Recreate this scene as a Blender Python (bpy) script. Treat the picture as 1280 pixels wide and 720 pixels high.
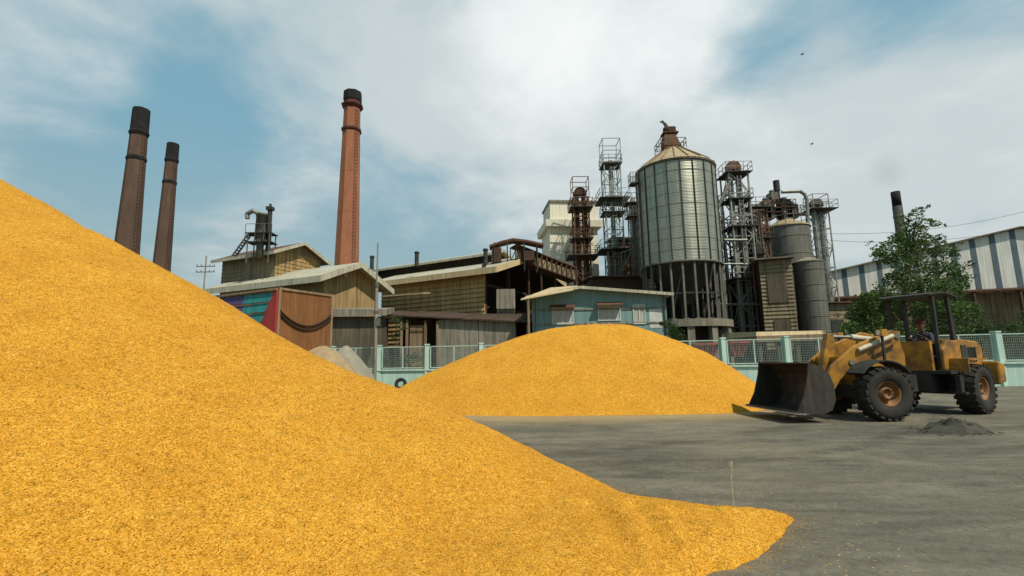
import bpy, bmesh, math, random
import numpy as np
from mathutils import Vector, Matrix, noise as mnoise
R = math.radians
for o in list(bpy.data.objects): bpy.data.objects.remove(o)
scene = bpy.context.scene
C = scene.collection
random.seed(7)

# ------------------------------------------------------------------ camera
FPX, CX, CY = 600.0, 640.0, 360.0          # focal length and centre in photo pixels (1280 x 720)
CAMZ, PITCH, ROLL = 1.65, R(8.5), R(0.9)
_F = Vector((0, math.cos(PITCH), math.sin(PITCH)))
_R0 = Vector((1, 0, 0)); _U0 = _R0.cross(_F)
_R = _R0*math.cos(ROLL) - _U0*math.sin(ROLL)
_U = _R0*math.sin(ROLL) + _U0*math.cos(ROLL)
cam = bpy.data.cameras.new('camera'); camo = bpy.data.objects.new('camera', cam); C.objects.link(camo)
cam.sensor_width = 36.0; cam.lens = 36.0*FPX/1280.0; cam.clip_start = 0.05; cam.clip_end = 4000
M = Matrix.Identity(4)
for i in range(3):
    M[i][0] = _R[i]; M[i][1] = _U[i]; M[i][2] = -_F[i]
M[2][3] = CAMZ
camo.matrix_world = M
scene.camera = camo
CP = Vector((0, 0, CAMZ))

def P(px, py, Y):                           # world point seen at a photo pixel, at a given depth
    d = _F + _R*((px-CX)/FPX) + _U*((CY-py)/FPX)
    return CP + d*(Y/d.y)
def PG(px, py, z=0.0):                      # the same on a horizontal plane
    d = _F + _R*((px-CX)/FPX) + _U*((CY-py)/FPX)
    return CP + d*((z-CAMZ)/d.z)
def proj(p):
    v = Vector(p)-CP
    w = v.dot(_F)
    return CX+FPX*v.dot(_R)/w, CY-FPX*v.dot(_U)/w
def zat(x, y, py):                          # height at which a plan point shows at pixel row py
    lo, hi = -5.0, 150.0
    for _ in range(50):
        m = (lo+hi)/2
        if proj((x, y, m))[1] > py: lo = m
        else: hi = m
    return lo
def reach(c, d, px, z):                     # how far along plan direction d from c until column px
    s0 = proj((c[0], c[1], z))[0] < px
    lo, hi = 0.0, 120.0
    for _ in range(50):
        m = (lo+hi)/2
        if (proj((c[0]+d[0]*m, c[1]+d[1]*m, z))[0] < px) == s0: lo = m
        else: hi = m
    return lo

# ------------------------------------------------------------------ sky, sun, exposure
SUN_EL, SUN_AZ = R(54), math.atan2(0.66, -0.75)      # azimuth measured from +Y towards +X
SUN_STRENGTH, SKY_STRENGTH = 4.2, 0.085
scene.view_settings.view_transform = 'Standard'
scene.view_settings.look = 'None'
scene.view_settings.gamma = 1.0
scene.view_settings.use_curve_mapping = False
scene.view_settings.exposure = 0.13

class NT:
    def __init__(s, tree): s.t = tree
    def n(s, typ, **kw):
        nd = s.t.nodes.new(typ)
        for k, v in kw.items(): setattr(nd, k, v)
        return nd
    def set(s, sock, v):
        if hasattr(v, 'is_linked') or hasattr(v, 'links'): s.t.links.new(v, sock)
        else: sock.default_value = v
    def math(s, op, a, b=0.0, c=None, clamp=False):
        nd = s.n('ShaderNodeMath', operation=op, use_clamp=clamp)
        s.set(nd.inputs[0], a); s.set(nd.inputs[1], b)
        if c is not None: s.set(nd.inputs[2], c)
        return nd.outputs[0]
    def vmath(s, op, a, b=(0, 0, 0)):
        nd = s.n('ShaderNodeVectorMath', operation=op)
        s.set(nd.inputs[0], a); s.set(nd.inputs[1], b)
        return nd.outputs['Value'] if op == 'DOT_PRODUCT' else nd.outputs[0]
    def noise(s, vec, scale, detail=4, rough=0.55, dist=0.0):
        nd = s.n('ShaderNodeTexNoise'); s.set(nd.inputs['Vector'], vec)
        nd.inputs['Scale'].default_value = scale; nd.inputs['Detail'].default_value = detail
        nd.inputs['Roughness'].default_value = rough; nd.inputs['Distortion'].default_value = dist
        return nd.outputs[0]
    def voro(s, vec, scale, out='Distance', rnd=1.0):
        nd = s.n('ShaderNodeTexVoronoi'); s.set(nd.inputs['Vector'], vec)
        nd.inputs['Scale'].default_value = scale; nd.inputs['Randomness'].default_value = rnd
        return nd.outputs[out]
    def ramp(s, fac, stops):
        nd = s.n('ShaderNodeValToRGB'); s.set(nd.inputs[0], fac)
        e = nd.color_ramp.elements
        while len(e) < len(stops): e.new(0.5)
        for el, (p, c) in zip(e, stops):
            el.position = p; el.color = (c, c, c, 1) if isinstance(c, (int, float)) else (*c, 1)
        return nd.outputs[0]
    def mix(s, fac, a, b, mode='MIX'):
        nd = s.n('ShaderNodeMix', data_type='RGBA', blend_type=mode)
        s.set(nd.inputs[0], fac)
        for i, v in ((6, a), (7, b)):
            if isinstance(v, (tuple, list)) and len(v) == 3: v = (*v, 1)
            s.set(nd.inputs[i], v)
        return nd.outputs[2]
    def mapping(s, vec, scale=(1, 1, 1), rot=(0, 0, 0), loc=(0, 0, 0)):
        nd = s.n('ShaderNodeMapping'); s.set(nd.inputs[0], vec)
        nd.inputs['Location'].default_value = loc; nd.inputs['Rotation'].default_value = rot
        nd.inputs['Scale'].default_value = scale
        return nd.outputs[0]
    def smooth(s, v, a, b):
        nd = s.n('ShaderNodeMapRange', interpolation_type='SMOOTHSTEP'); s.set(nd.inputs[0], v)
        nd.inputs[1].default_value = a; nd.inputs[2].default_value = b
        nd.inputs[3].default_value = 0; nd.inputs[4].default_value = 1
        return nd.outputs[0]

world = bpy.data.worlds.new('World'); scene.world = world; world.use_nodes = True
wt = world.node_tree; wt.nodes.clear(); W = NT(wt)
sky = W.n('ShaderNodeTexSky', sky_type='NISHITA'); sky.sun_disc = False
sky.sun_elevation = SUN_EL; sky.sun_rotation = SUN_AZ
sky.air_density = 1.0; sky.dust_density = 1.6; sky.ozone_density = 1.0
dirv = W.n('ShaderNodeTexCoord').outputs['Generated']
dz = W.n('ShaderNodeSeparateXYZ'); W.set(dz.inputs[0], dirv)
den = W.math('ADD', W.math('MAXIMUM', dz.outputs[2], 0.0), 0.22)
flat = W.n('ShaderNodeCombineXYZ')
W.set(flat.inputs[0], W.math('DIVIDE', dz.outputs[0], den)); W.set(flat.inputs[1], W.math('DIVIDE', dz.outputs[1], den))
n1 = W.noise(flat.outputs[0], 1.5, 8, 0.55, 0.25)
n2 = W.noise(W.mapping(flat.outputs[0], (2.6, 2.6, 1), loc=(3.1, 1.7, 0)), 1.6, 5, 0.6, 0.2)
acc = W.math('MULTIPLY_ADD', n1, 1.5, -0.25)
# the places of the cloud masses in the sky (direction, width, weight)
CLOUDS = [((640, 100), 8, .40), ((800, 50), 12, .34), ((400, 90), 14, .30), ((620, 175), 12, .14), ((1050, 160), 10, .42), ((960, 200), 20, .16), ((140, 70), 50, .30), ((190, 80), 80, .16),
          ((250, 305), 60, .20), ((1150, 260), 15, .22), ((-150, 100), 8, .2), ((1400, 150), 8, .15), ((240, 130), 60, -.36), ((480, 290), 20, -.26), ((160, 190), 40, -.24), ((965, 40), 110, -.27), ((925, 95), 160, -.2), ((1165, 25), 50, -.2), ((560, 10), 120, -.1), ((800, 150), 60, -.08)]
for (pp, k, wgt) in CLOUDS:
    d = (P(pp[0], pp[1], 10)-CP).normalized()
    dt = W.vmath('DOT_PRODUCT', dirv, tuple(d))
    g = W.math('POWER', 2.718, W.math('MULTIPLY', W.math('SUBTRACT', dt, 1.0), k*2.2))
    acc = W.math('MULTIPLY_ADD', g, wgt, acc)
mask = W.smooth(W.math('ADD', acc, W.math('MULTIPLY', W.math('SUBTRACT', n2, 0.5), 0.26)), 0.46, 1.03)
# where the cloud tops catch the sun
lit = W.math('ADD', W.math('MULTIPLY', n2, 0.5), W.math('MULTIPLY', W.math('SUBTRACT', n1, .5), 0.9))
for (pp, k, wgt) in [((720, 70), 30, .34), ((870, 40), 50, .36), ((600, 20), 40, .2), ((130, 60), 60, .2), ((950, 150), 60, .12), ((660, 180), 30, .10), ((480, 130), 30, -.12)]:
    d = (P(pp[0], pp[1], 10)-CP).normalized()
    g = W.math('POWER', 2.718, W.math('MULTIPLY', W.math('SUBTRACT', W.vmath('DOT_PRODUCT', dirv, tuple(d)), 1.0), k*2.2))
    lit = W.math('MULTIPLY_ADD', g, wgt, lit)
ccol = W.mix(W.smooth(lit, 0.22, 0.85), (6.5, 7.2, 7.3), (10.2, 10.6, 10.4))
skyc = W.mix(0.78, sky.outputs[0], (2.5, 5.0, 6.15))
hz = W.smooth(dz.outputs[2], 0.46, 0.05)                      # pale air towards the horizon
skyc = W.mix(W.math('MULTIPLY', hz, 0.75), skyc, (4.1, 5.1, 4.95))
col = W.mix(W.math('MULTIPLY', mask, 0.95), skyc, ccol)
bg = W.n('ShaderNodeBackground'); W.set(bg.inputs[0], col); bg.inputs[1].default_value = SKY_STRENGTH
wo = W.n('ShaderNodeOutputWorld'); wt.links.new(bg.outputs[0], wo.inputs[0])

sl = bpy.data.lights.new('sun', 'SUN'); sl.energy = SUN_STRENGTH; sl.angle = R(0.6); sl.color = (1.0, 0.92, 0.79)
so = bpy.data.objects.new('sun', sl); C.objects.link(so)
sdir = Vector((math.sin(SUN_AZ)*math.cos(SUN_EL), math.cos(SUN_AZ)*math.cos(SUN_EL), math.sin(SUN_EL)))
so.rotation_euler = (-sdir).to_track_quat('-Z', 'Y').to_euler(); so.location = sdir*100
# ------------------------------------------------------------------ materials
def newmat(name):
    m = bpy.data.materials.new(name); m.use_nodes = True
    t = m.node_tree; t.nodes.clear(); N = NT(t)
    b = N.n('ShaderNodeBsdfPrincipled'); o = N.n('ShaderNodeOutputMaterial')
    t.links.new(b.outputs[0], o.inputs[0])
    return m, N, b
def coords(N):
    return N.n('ShaderNodeTexCoord').outputs['Object']
def wmat(name, c1, c2, rough=0.85, scale=1.2, metal=0.0, dirt=None, dirt_amt=0.5, streak=True, bump=0.15, bscale=18.0, stripes=None, spec=0.3):
    """weathered surface: two tones in soft patches, run-down streaks of dirt, fine bump; stripes=(axis, period, depth) for rolled sheet"""
    m, N, b = newmat(name); v = coords(N)
    n = N.noise(v, scale, 6, 0.62, 0.4)
    col = N.mix(N.ramp(n, [(0.32, 0.0), (0.68, 1.0)]), c1, c2)
    if dirt:
        sv = N.mapping(v, (3.0, 3.0, 0.16) if streak else (1.4, 1.4, 1.4), loc=(4, 2, 1))
        s = N.noise(sv, 1.6, 5, 0.65)
        col = N.mix(N.math('MULTIPLY', N.ramp(s, [(0.42, 0.0), (0.68, 1.0)]), dirt_amt), col, dirt)
    f = N.noise(v, bscale, 4, 0.6)
    col = N.mix(0.35, col, N.ramp(f, [(0.25, 0.55), (0.75, 1.0)]), 'MULTIPLY')
    h = N.math('MULTIPLY', f, 0.25)
    if stripes:
        ax, per, dep = stripes
        sp = N.n('ShaderNodeSeparateXYZ'); N.set(sp.inputs[0], v)
        u = sp.outputs[ax] if ax < 3 else N.math('ADD', sp.outputs[0], N.math('MULTIPLY', sp.outputs[1], 0.83))
        w = N.math('SINE', N.math('MULTIPLY', u, 2*math.pi/per))
        h = N.math('ADD', h, N.math('MULTIPLY', w, dep))
    N.set(b.inputs['Base Color'], col); b.inputs['Roughness'].default_value = rough; b.inputs['Metallic'].default_value = metal
    b.inputs['Specular IOR Level'].default_value = spec
    bp = N.n('ShaderNodeBump'); bp.inputs['Strength'].default_value = bump; bp.inputs['Distance'].default_value = 0.05
    N.set(bp.inputs['Height'], h); N.set(b.inputs['Normal'], bp.outputs[0])
    return m
def brickmat(name, c1, c2, mortar, soot=None):
    m, N, b = newmat(name); v = coords(N)
    sp = N.n('ShaderNodeSeparateXYZ'); N.set(sp.inputs[0], v)
    ang = N.math('MULTIPLY', N.math('ARCTAN2', sp.outputs[1], sp.outputs[0]), 1.7)
    cb = N.n('ShaderNodeCombineXYZ'); N.set(cb.inputs[0], ang); N.set(cb.inputs[1], sp.outputs[2])
    br = N.n('ShaderNodeTexBrick'); N.set(br.inputs['Vector'], cb.outputs[0])
    br.inputs['Scale'].default_value = 2.4; br.inputs['Color1'].default_value = (*c1, 1); br.inputs['Color2'].default_value = (*c2, 1)
    br.inputs['Mortar'].default_value = (*mortar, 1); br.inputs['Mortar Size'].default_value = 0.015
    n = N.noise(N.mapping(v, (1, 1, 0.25)), 0.7, 6, 0.65)
    col = N.mix(0.65, br.outputs[0], N.ramp(n, [(0.3, 0.5), (0.7, 1.15)]), 'MULTIPLY')
    N.set(b.inputs['Base Color'], col); b.inputs['Roughness'].default_value = 0.95; b.inputs['Specular IOR Level'].default_value = 0.1
    bp = N.n('ShaderNodeBump'); bp.inputs['Strength'].default_value = 0.3; bp.inputs['Distance'].default_value = 0.03
    N.set(bp.inputs['Height'], br.outputs['Fac']); bp.invert = True; N.set(b.inputs['Normal'], bp.outputs[0])
    return m
def grainmat():
    m, N, b = newmat('paddy_grain'); v = coords(N)
    warp = N.noise(v, 55, 2, 0.5)
    va = N.mapping(v, (1, 1.9, 1.5), rot=(0.4, 0.2, 0.7)); vb = N.mapping(v, (1.9, 1, 1.5), rot=(0.1, 0.5, -0.5))
    ca = N.n('ShaderNodeSeparateColor'); N.set(ca.inputs[0], N.voro(va, 80, 'Color'))
    cb = N.n('ShaderNodeSeparateColor'); N.set(cb.inputs[0], N.voro(vb, 62, 'Color'))
    da = N.voro(va, 80); db = N.voro(vb, 62)
    pick = N.math('GREATER_THAN', N.noise(v, 30, 2), 0.5)
    rnd = N.n('ShaderNodeMix', data_type='FLOAT'); N.set(rnd.inputs[0], pick); N.set(rnd.inputs[2], ca.outputs[0]); N.set(rnd.inputs[3], cb.outputs[0])
    dd = N.n('ShaderNodeMix', data_type='FLOAT'); N.set(dd.inputs[0], pick); N.set(dd.inputs[2], da); N.set(dd.inputs[3], db)
    col = N.ramp(rnd.outputs[0], [(0.0, (0.30, 0.105, 0.004)), (0.2, (0.64, 0.285, 0.021)), (0.6, (0.85, 0.415, 0.043)), (0.92, (0.90, 0.50, 0.078)), (1.0, (0.90, 0.60, 0.16))])
    cl = N.noise(v, 12.0, 7, 0.82)
    col = N.mix(0.72, col, N.ramp(cl, [(0.31, 0.22), (0.43, 0.80), (0.6, 1.04), (0.74, 1.2)]), 'MULTIPLY')
    big = N.noise(v, 1.3, 6, 0.68)
    col = N.mix(0.75, col, N.ramp(big, [(0.3, (0.86, 0.78, 0.66)), (0.7, (1.08, 1.08, 1.12))]), 'MULTIPLY')
    N.set(b.inputs['Base Color'], col); b.inputs['Roughness'].default_value = 0.9; b.inputs['Specular IOR Level'].default_value = 0.06
    h = N.math('ADD', N.math('MULTIPLY', N.math('SUBTRACT', 1.0, dd.outputs[0]), 0.5), N.math('MULTIPLY', cl, 1.1))
    h = N.math('ADD', h, N.math('MULTIPLY', rnd.outputs[0], 0.5))
    bp = N.n('ShaderNodeBump'); bp.inputs['Strength'].default_value = 0.8; bp.inputs['Distance'].default_value = 0.028
    N.set(bp.inputs['Height'], h); N.set(b.inputs['Normal'], bp.outputs[0])
    return m
def kernelmat():
    m, N, b = newmat('single_kernels'); rp = N.n('ShaderNodeNewGeometry').outputs['Random Per Island']
    N.set(b.inputs['Base Color'], N.ramp(rp, [(0.0, (0.30, 0.105, 0.005)), (0.3, (0.50, 0.218, 0.014)), (0.75, (0.70, 0.34, 0.032)), (1.0, (0.90, 0.60, 0.17))]))
    b.inputs['Roughness'].default_value = 0.8; b.inputs['Specular IOR Level'].default_value = 0.1
    return m
def groundmat():
    m, N, b = newmat('yard_concrete'); v = coords(N)
    st = N.mapping(v, (0.30, 0.75, 1), rot=(0, 0, 0.10))
    a = N.noise(st, 0.9, 8, 0.66, 0.6)
    st2 = N.mapping(v, (0.22, 1.3, 1), rot=(0, 0, -0.18), loc=(7, 3, 0))
    a2 = N.noise(st2, 1.2, 6, 0.6, 1.2)
    f = N.noise(v, 60, 5, 0.7); g = N.noise(N.mapping(v, (0.5, 1.3, 1), rot=(0, 0, .15)), 3.2, 6, 0.65)
    col = N.ramp(a, [(0.30, (0.094, 0.088, 0.067)), (0.50, (0.142, 0.131, 0.097)), (0.70, (0.205, 0.186, 0.134))])
    col = N.mix(N.math('MULTIPLY', N.ramp(a2, [(0.52, 0.0), (0.66, 1.0)]), 0.45), col, (0.060, 0.057, 0.047))
    for (cx_, cy_, rr_) in ((-6, 30, 22.5), (-6, 30, 24.4), (26, -9, 20.0), (26, -9, 21.9), (3, 34, 24.6), (3, 34, 26.3)):   # worn tyre tracks
        ds = N.n('ShaderNodeVectorMath', operation='DISTANCE'); N.set(ds.inputs[0], v); ds.inputs[1].default_value = (cx_, cy_, 0)
        tk = N.math('SUBTRACT', 1.0, N.smooth(N.math('ABSOLUTE', N.math('SUBTRACT', N.math('ADD', ds.outputs['Value'], N.math('MULTIPLY', N.noise(v, .4, 2), .5)), rr_)), .10, .32))
        col = N.mix(N.math('MULTIPLY', tk, N.math('MULTIPLY', N.ramp(N.noise(v, 1.1, 4, .7), [(.38, 0.0), (.6, 1.0)]), 0.55)), col, (0.050, 0.047, 0.038))
    mid = N.noise(v, 13, 6, 0.72, 0.3)
    col = N.mix(0.7, col, N.ramp(mid, [(0.30, 0.55), (0.5, 1.0), (0.72, 1.25)]), 'MULTIPLY')
    dust = N.ramp(N.noise(v, 0.35, 5, 0.6), [(0.48, 0.0), (0.68, 1.0)])
    col = N.mix(N.math('MULTIPLY', dust, 0.3), col, (0.25, 0.21, 0.13))
    col = N.mix(0.75, col, N.ramp(g, [(0.3, 0.62), (0.7, 1.16)]), 'MULTIPLY')
    col = N.mix(0.6, col, N.ramp(f, [(0.25, 0.5), (0.75, 1.25)]), 'MULTIPLY')
    gr = N.voro(v, 26, 'Color'); gs = N.n('ShaderNodeSeparateColor'); N.set(gs.inputs[0], gr)
    grit = N.math('MULTIPLY', N.math('LESS_THAN', N.voro(v, 26), 0.22), N.math('GREATER_THAN', gs.outputs[0], 0.80))
    col = N.mix(N.math('MULTIPLY', grit, 0.7), col, N.mix(gs.outputs[1], (0.05, 0.045, 0.035), (0.30, 0.27, 0.20)))
    hx = P(748, 402, 18.4).x                                              # pale grain dust trodden round the foot of the far heap
    hd_ = N.n('ShaderNodeVectorMath', operation='LENGTH'); N.set(hd_.inputs[0], N.vmath('MULTIPLY', N.vmath('SUBTRACT', v, (hx-.6, 18.4, 0)), (1/7.6, 1/4.3, 0)))
    dm = N.math('SUBTRACT', 1.0, N.smooth(N.math('ADD', hd_.outputs['Value'], N.math('MULTIPLY', N.math('SUBTRACT', N.noise(v, 1.4, 5, .65), .5), .55)), 1.0, 1.5))
    col = N.mix(N.math('MULTIPLY', dm, 0.65), col, (0.36, 0.26, 0.12))
    # scattered spilled grain
    sg = N.voro(v, 14); spill = N.math('MULTIPLY', N.math('LESS_THAN', sg, 0.11), N.math('GREATER_THAN', N.noise(v, 0.55, 4, 0.6), 0.50))
    col = N.mix(spill, col, (0.52, 0.30, 0.05))
    N.set(b.inputs['Base Color'], col); b.inputs['Roughness'].default_value = 0.9; b.inputs['Specular IOR Level'].default_value = 0.2
    bp = N.n('ShaderNodeBump'); bp.inputs['Strength'].default_value = 0.4; bp.inputs['Distance'].default_value = 0.02
    N.set(bp.inputs['Height'], N.math('ADD', N.math('MULTIPLY', f, 0.5), N.math('ADD', g, mid))); N.set(b.inputs['Normal'], bp.outputs[0])
    return m
def leafmat(name, dark, light):
    m, N, b = newmat(name)
    rp = N.n('ShaderNodeNewGeometry').outputs['Random Per Island']
    col = N.ramp(rp, [(0.0, dark), (0.6, tuple((a+c)/2 for a, c in zip(dark, light))), (1.0, light)])
    N.set(b.inputs['Base Color'], col); b.inputs['Roughness'].default_value = 0.6; b.inputs['Specular IOR Level'].default_value = 0.25
    b.inputs['Transmission Weight'].default_value = 0.0
    tr = N.n('ShaderNodeBsdfTranslucent'); N.set(tr.inputs[0], col)
    mx = N.n('ShaderNodeMixShader'); mx.inputs[0].default_value = 0.35
    out = [n for n in N.t.nodes if n.type == 'OUTPUT_MATERIAL'][0]
    N.t.links.new(b.outputs[0], mx.inputs[1]); N.t.links.new(tr.outputs[0], mx.inputs[2]); N.t.links.new(mx.outputs[0], out.inputs[0])
    return m
def silomat():
    m, N, b = newmat('galvanised_silo_sheet'); v = coords(N)
    sp = N.n('ShaderNodeSeparateXYZ'); N.set(sp.inputs[0], v)
    ang = N.math('ARCTAN2', sp.outputs[1], sp.outputs[0])
    panel = N.n('ShaderNodeCombineXYZ')
    N.set(panel.inputs[0], N.math('FLOOR', N.math('MULTIPLY', ang, 20/(2*math.pi)))); N.set(panel.inputs[1], N.math('FLOOR', N.math('DIVIDE', sp.outputs[2], 1.12)))
    wn = N.n('ShaderNodeTexWhiteNoise', noise_dimensions='2D'); N.set(wn.inputs['Vector'], panel.outputs[0])
    n = N.noise(N.mapping(v, (1.5, 1.5, 0.22)), 1.4, 6, 0.65)
    col = N.mix(N.ramp(n, [(0.3, 0.0), (0.7, 1.0)]), (0.245, 0.255, 0.20), (0.40, 0.41, 0.33))
    col = N.mix(0.5, col, N.ramp(wn.outputs[0], [(0.0, 0.88), (1.0, 1.05)]), 'MULTIPLY')
    N.set(b.inputs['Base Color'], col); b.inputs['Metallic'].default_value = 0.6; b.inputs['Roughness'].default_value = 0.40
    w = N.math('SINE', N.math('MULTIPLY', sp.outputs[2], 2*math.pi/0.14))
    bp = N.n('ShaderNodeBump'); bp.inputs['Strength'].default_value = 0.25; bp.inputs['Distance'].default_value = 0.03
    N.set(bp.inputs['Height'], w); N.set(b.inputs['Normal'], bp.outputs[0])
    return m
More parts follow.
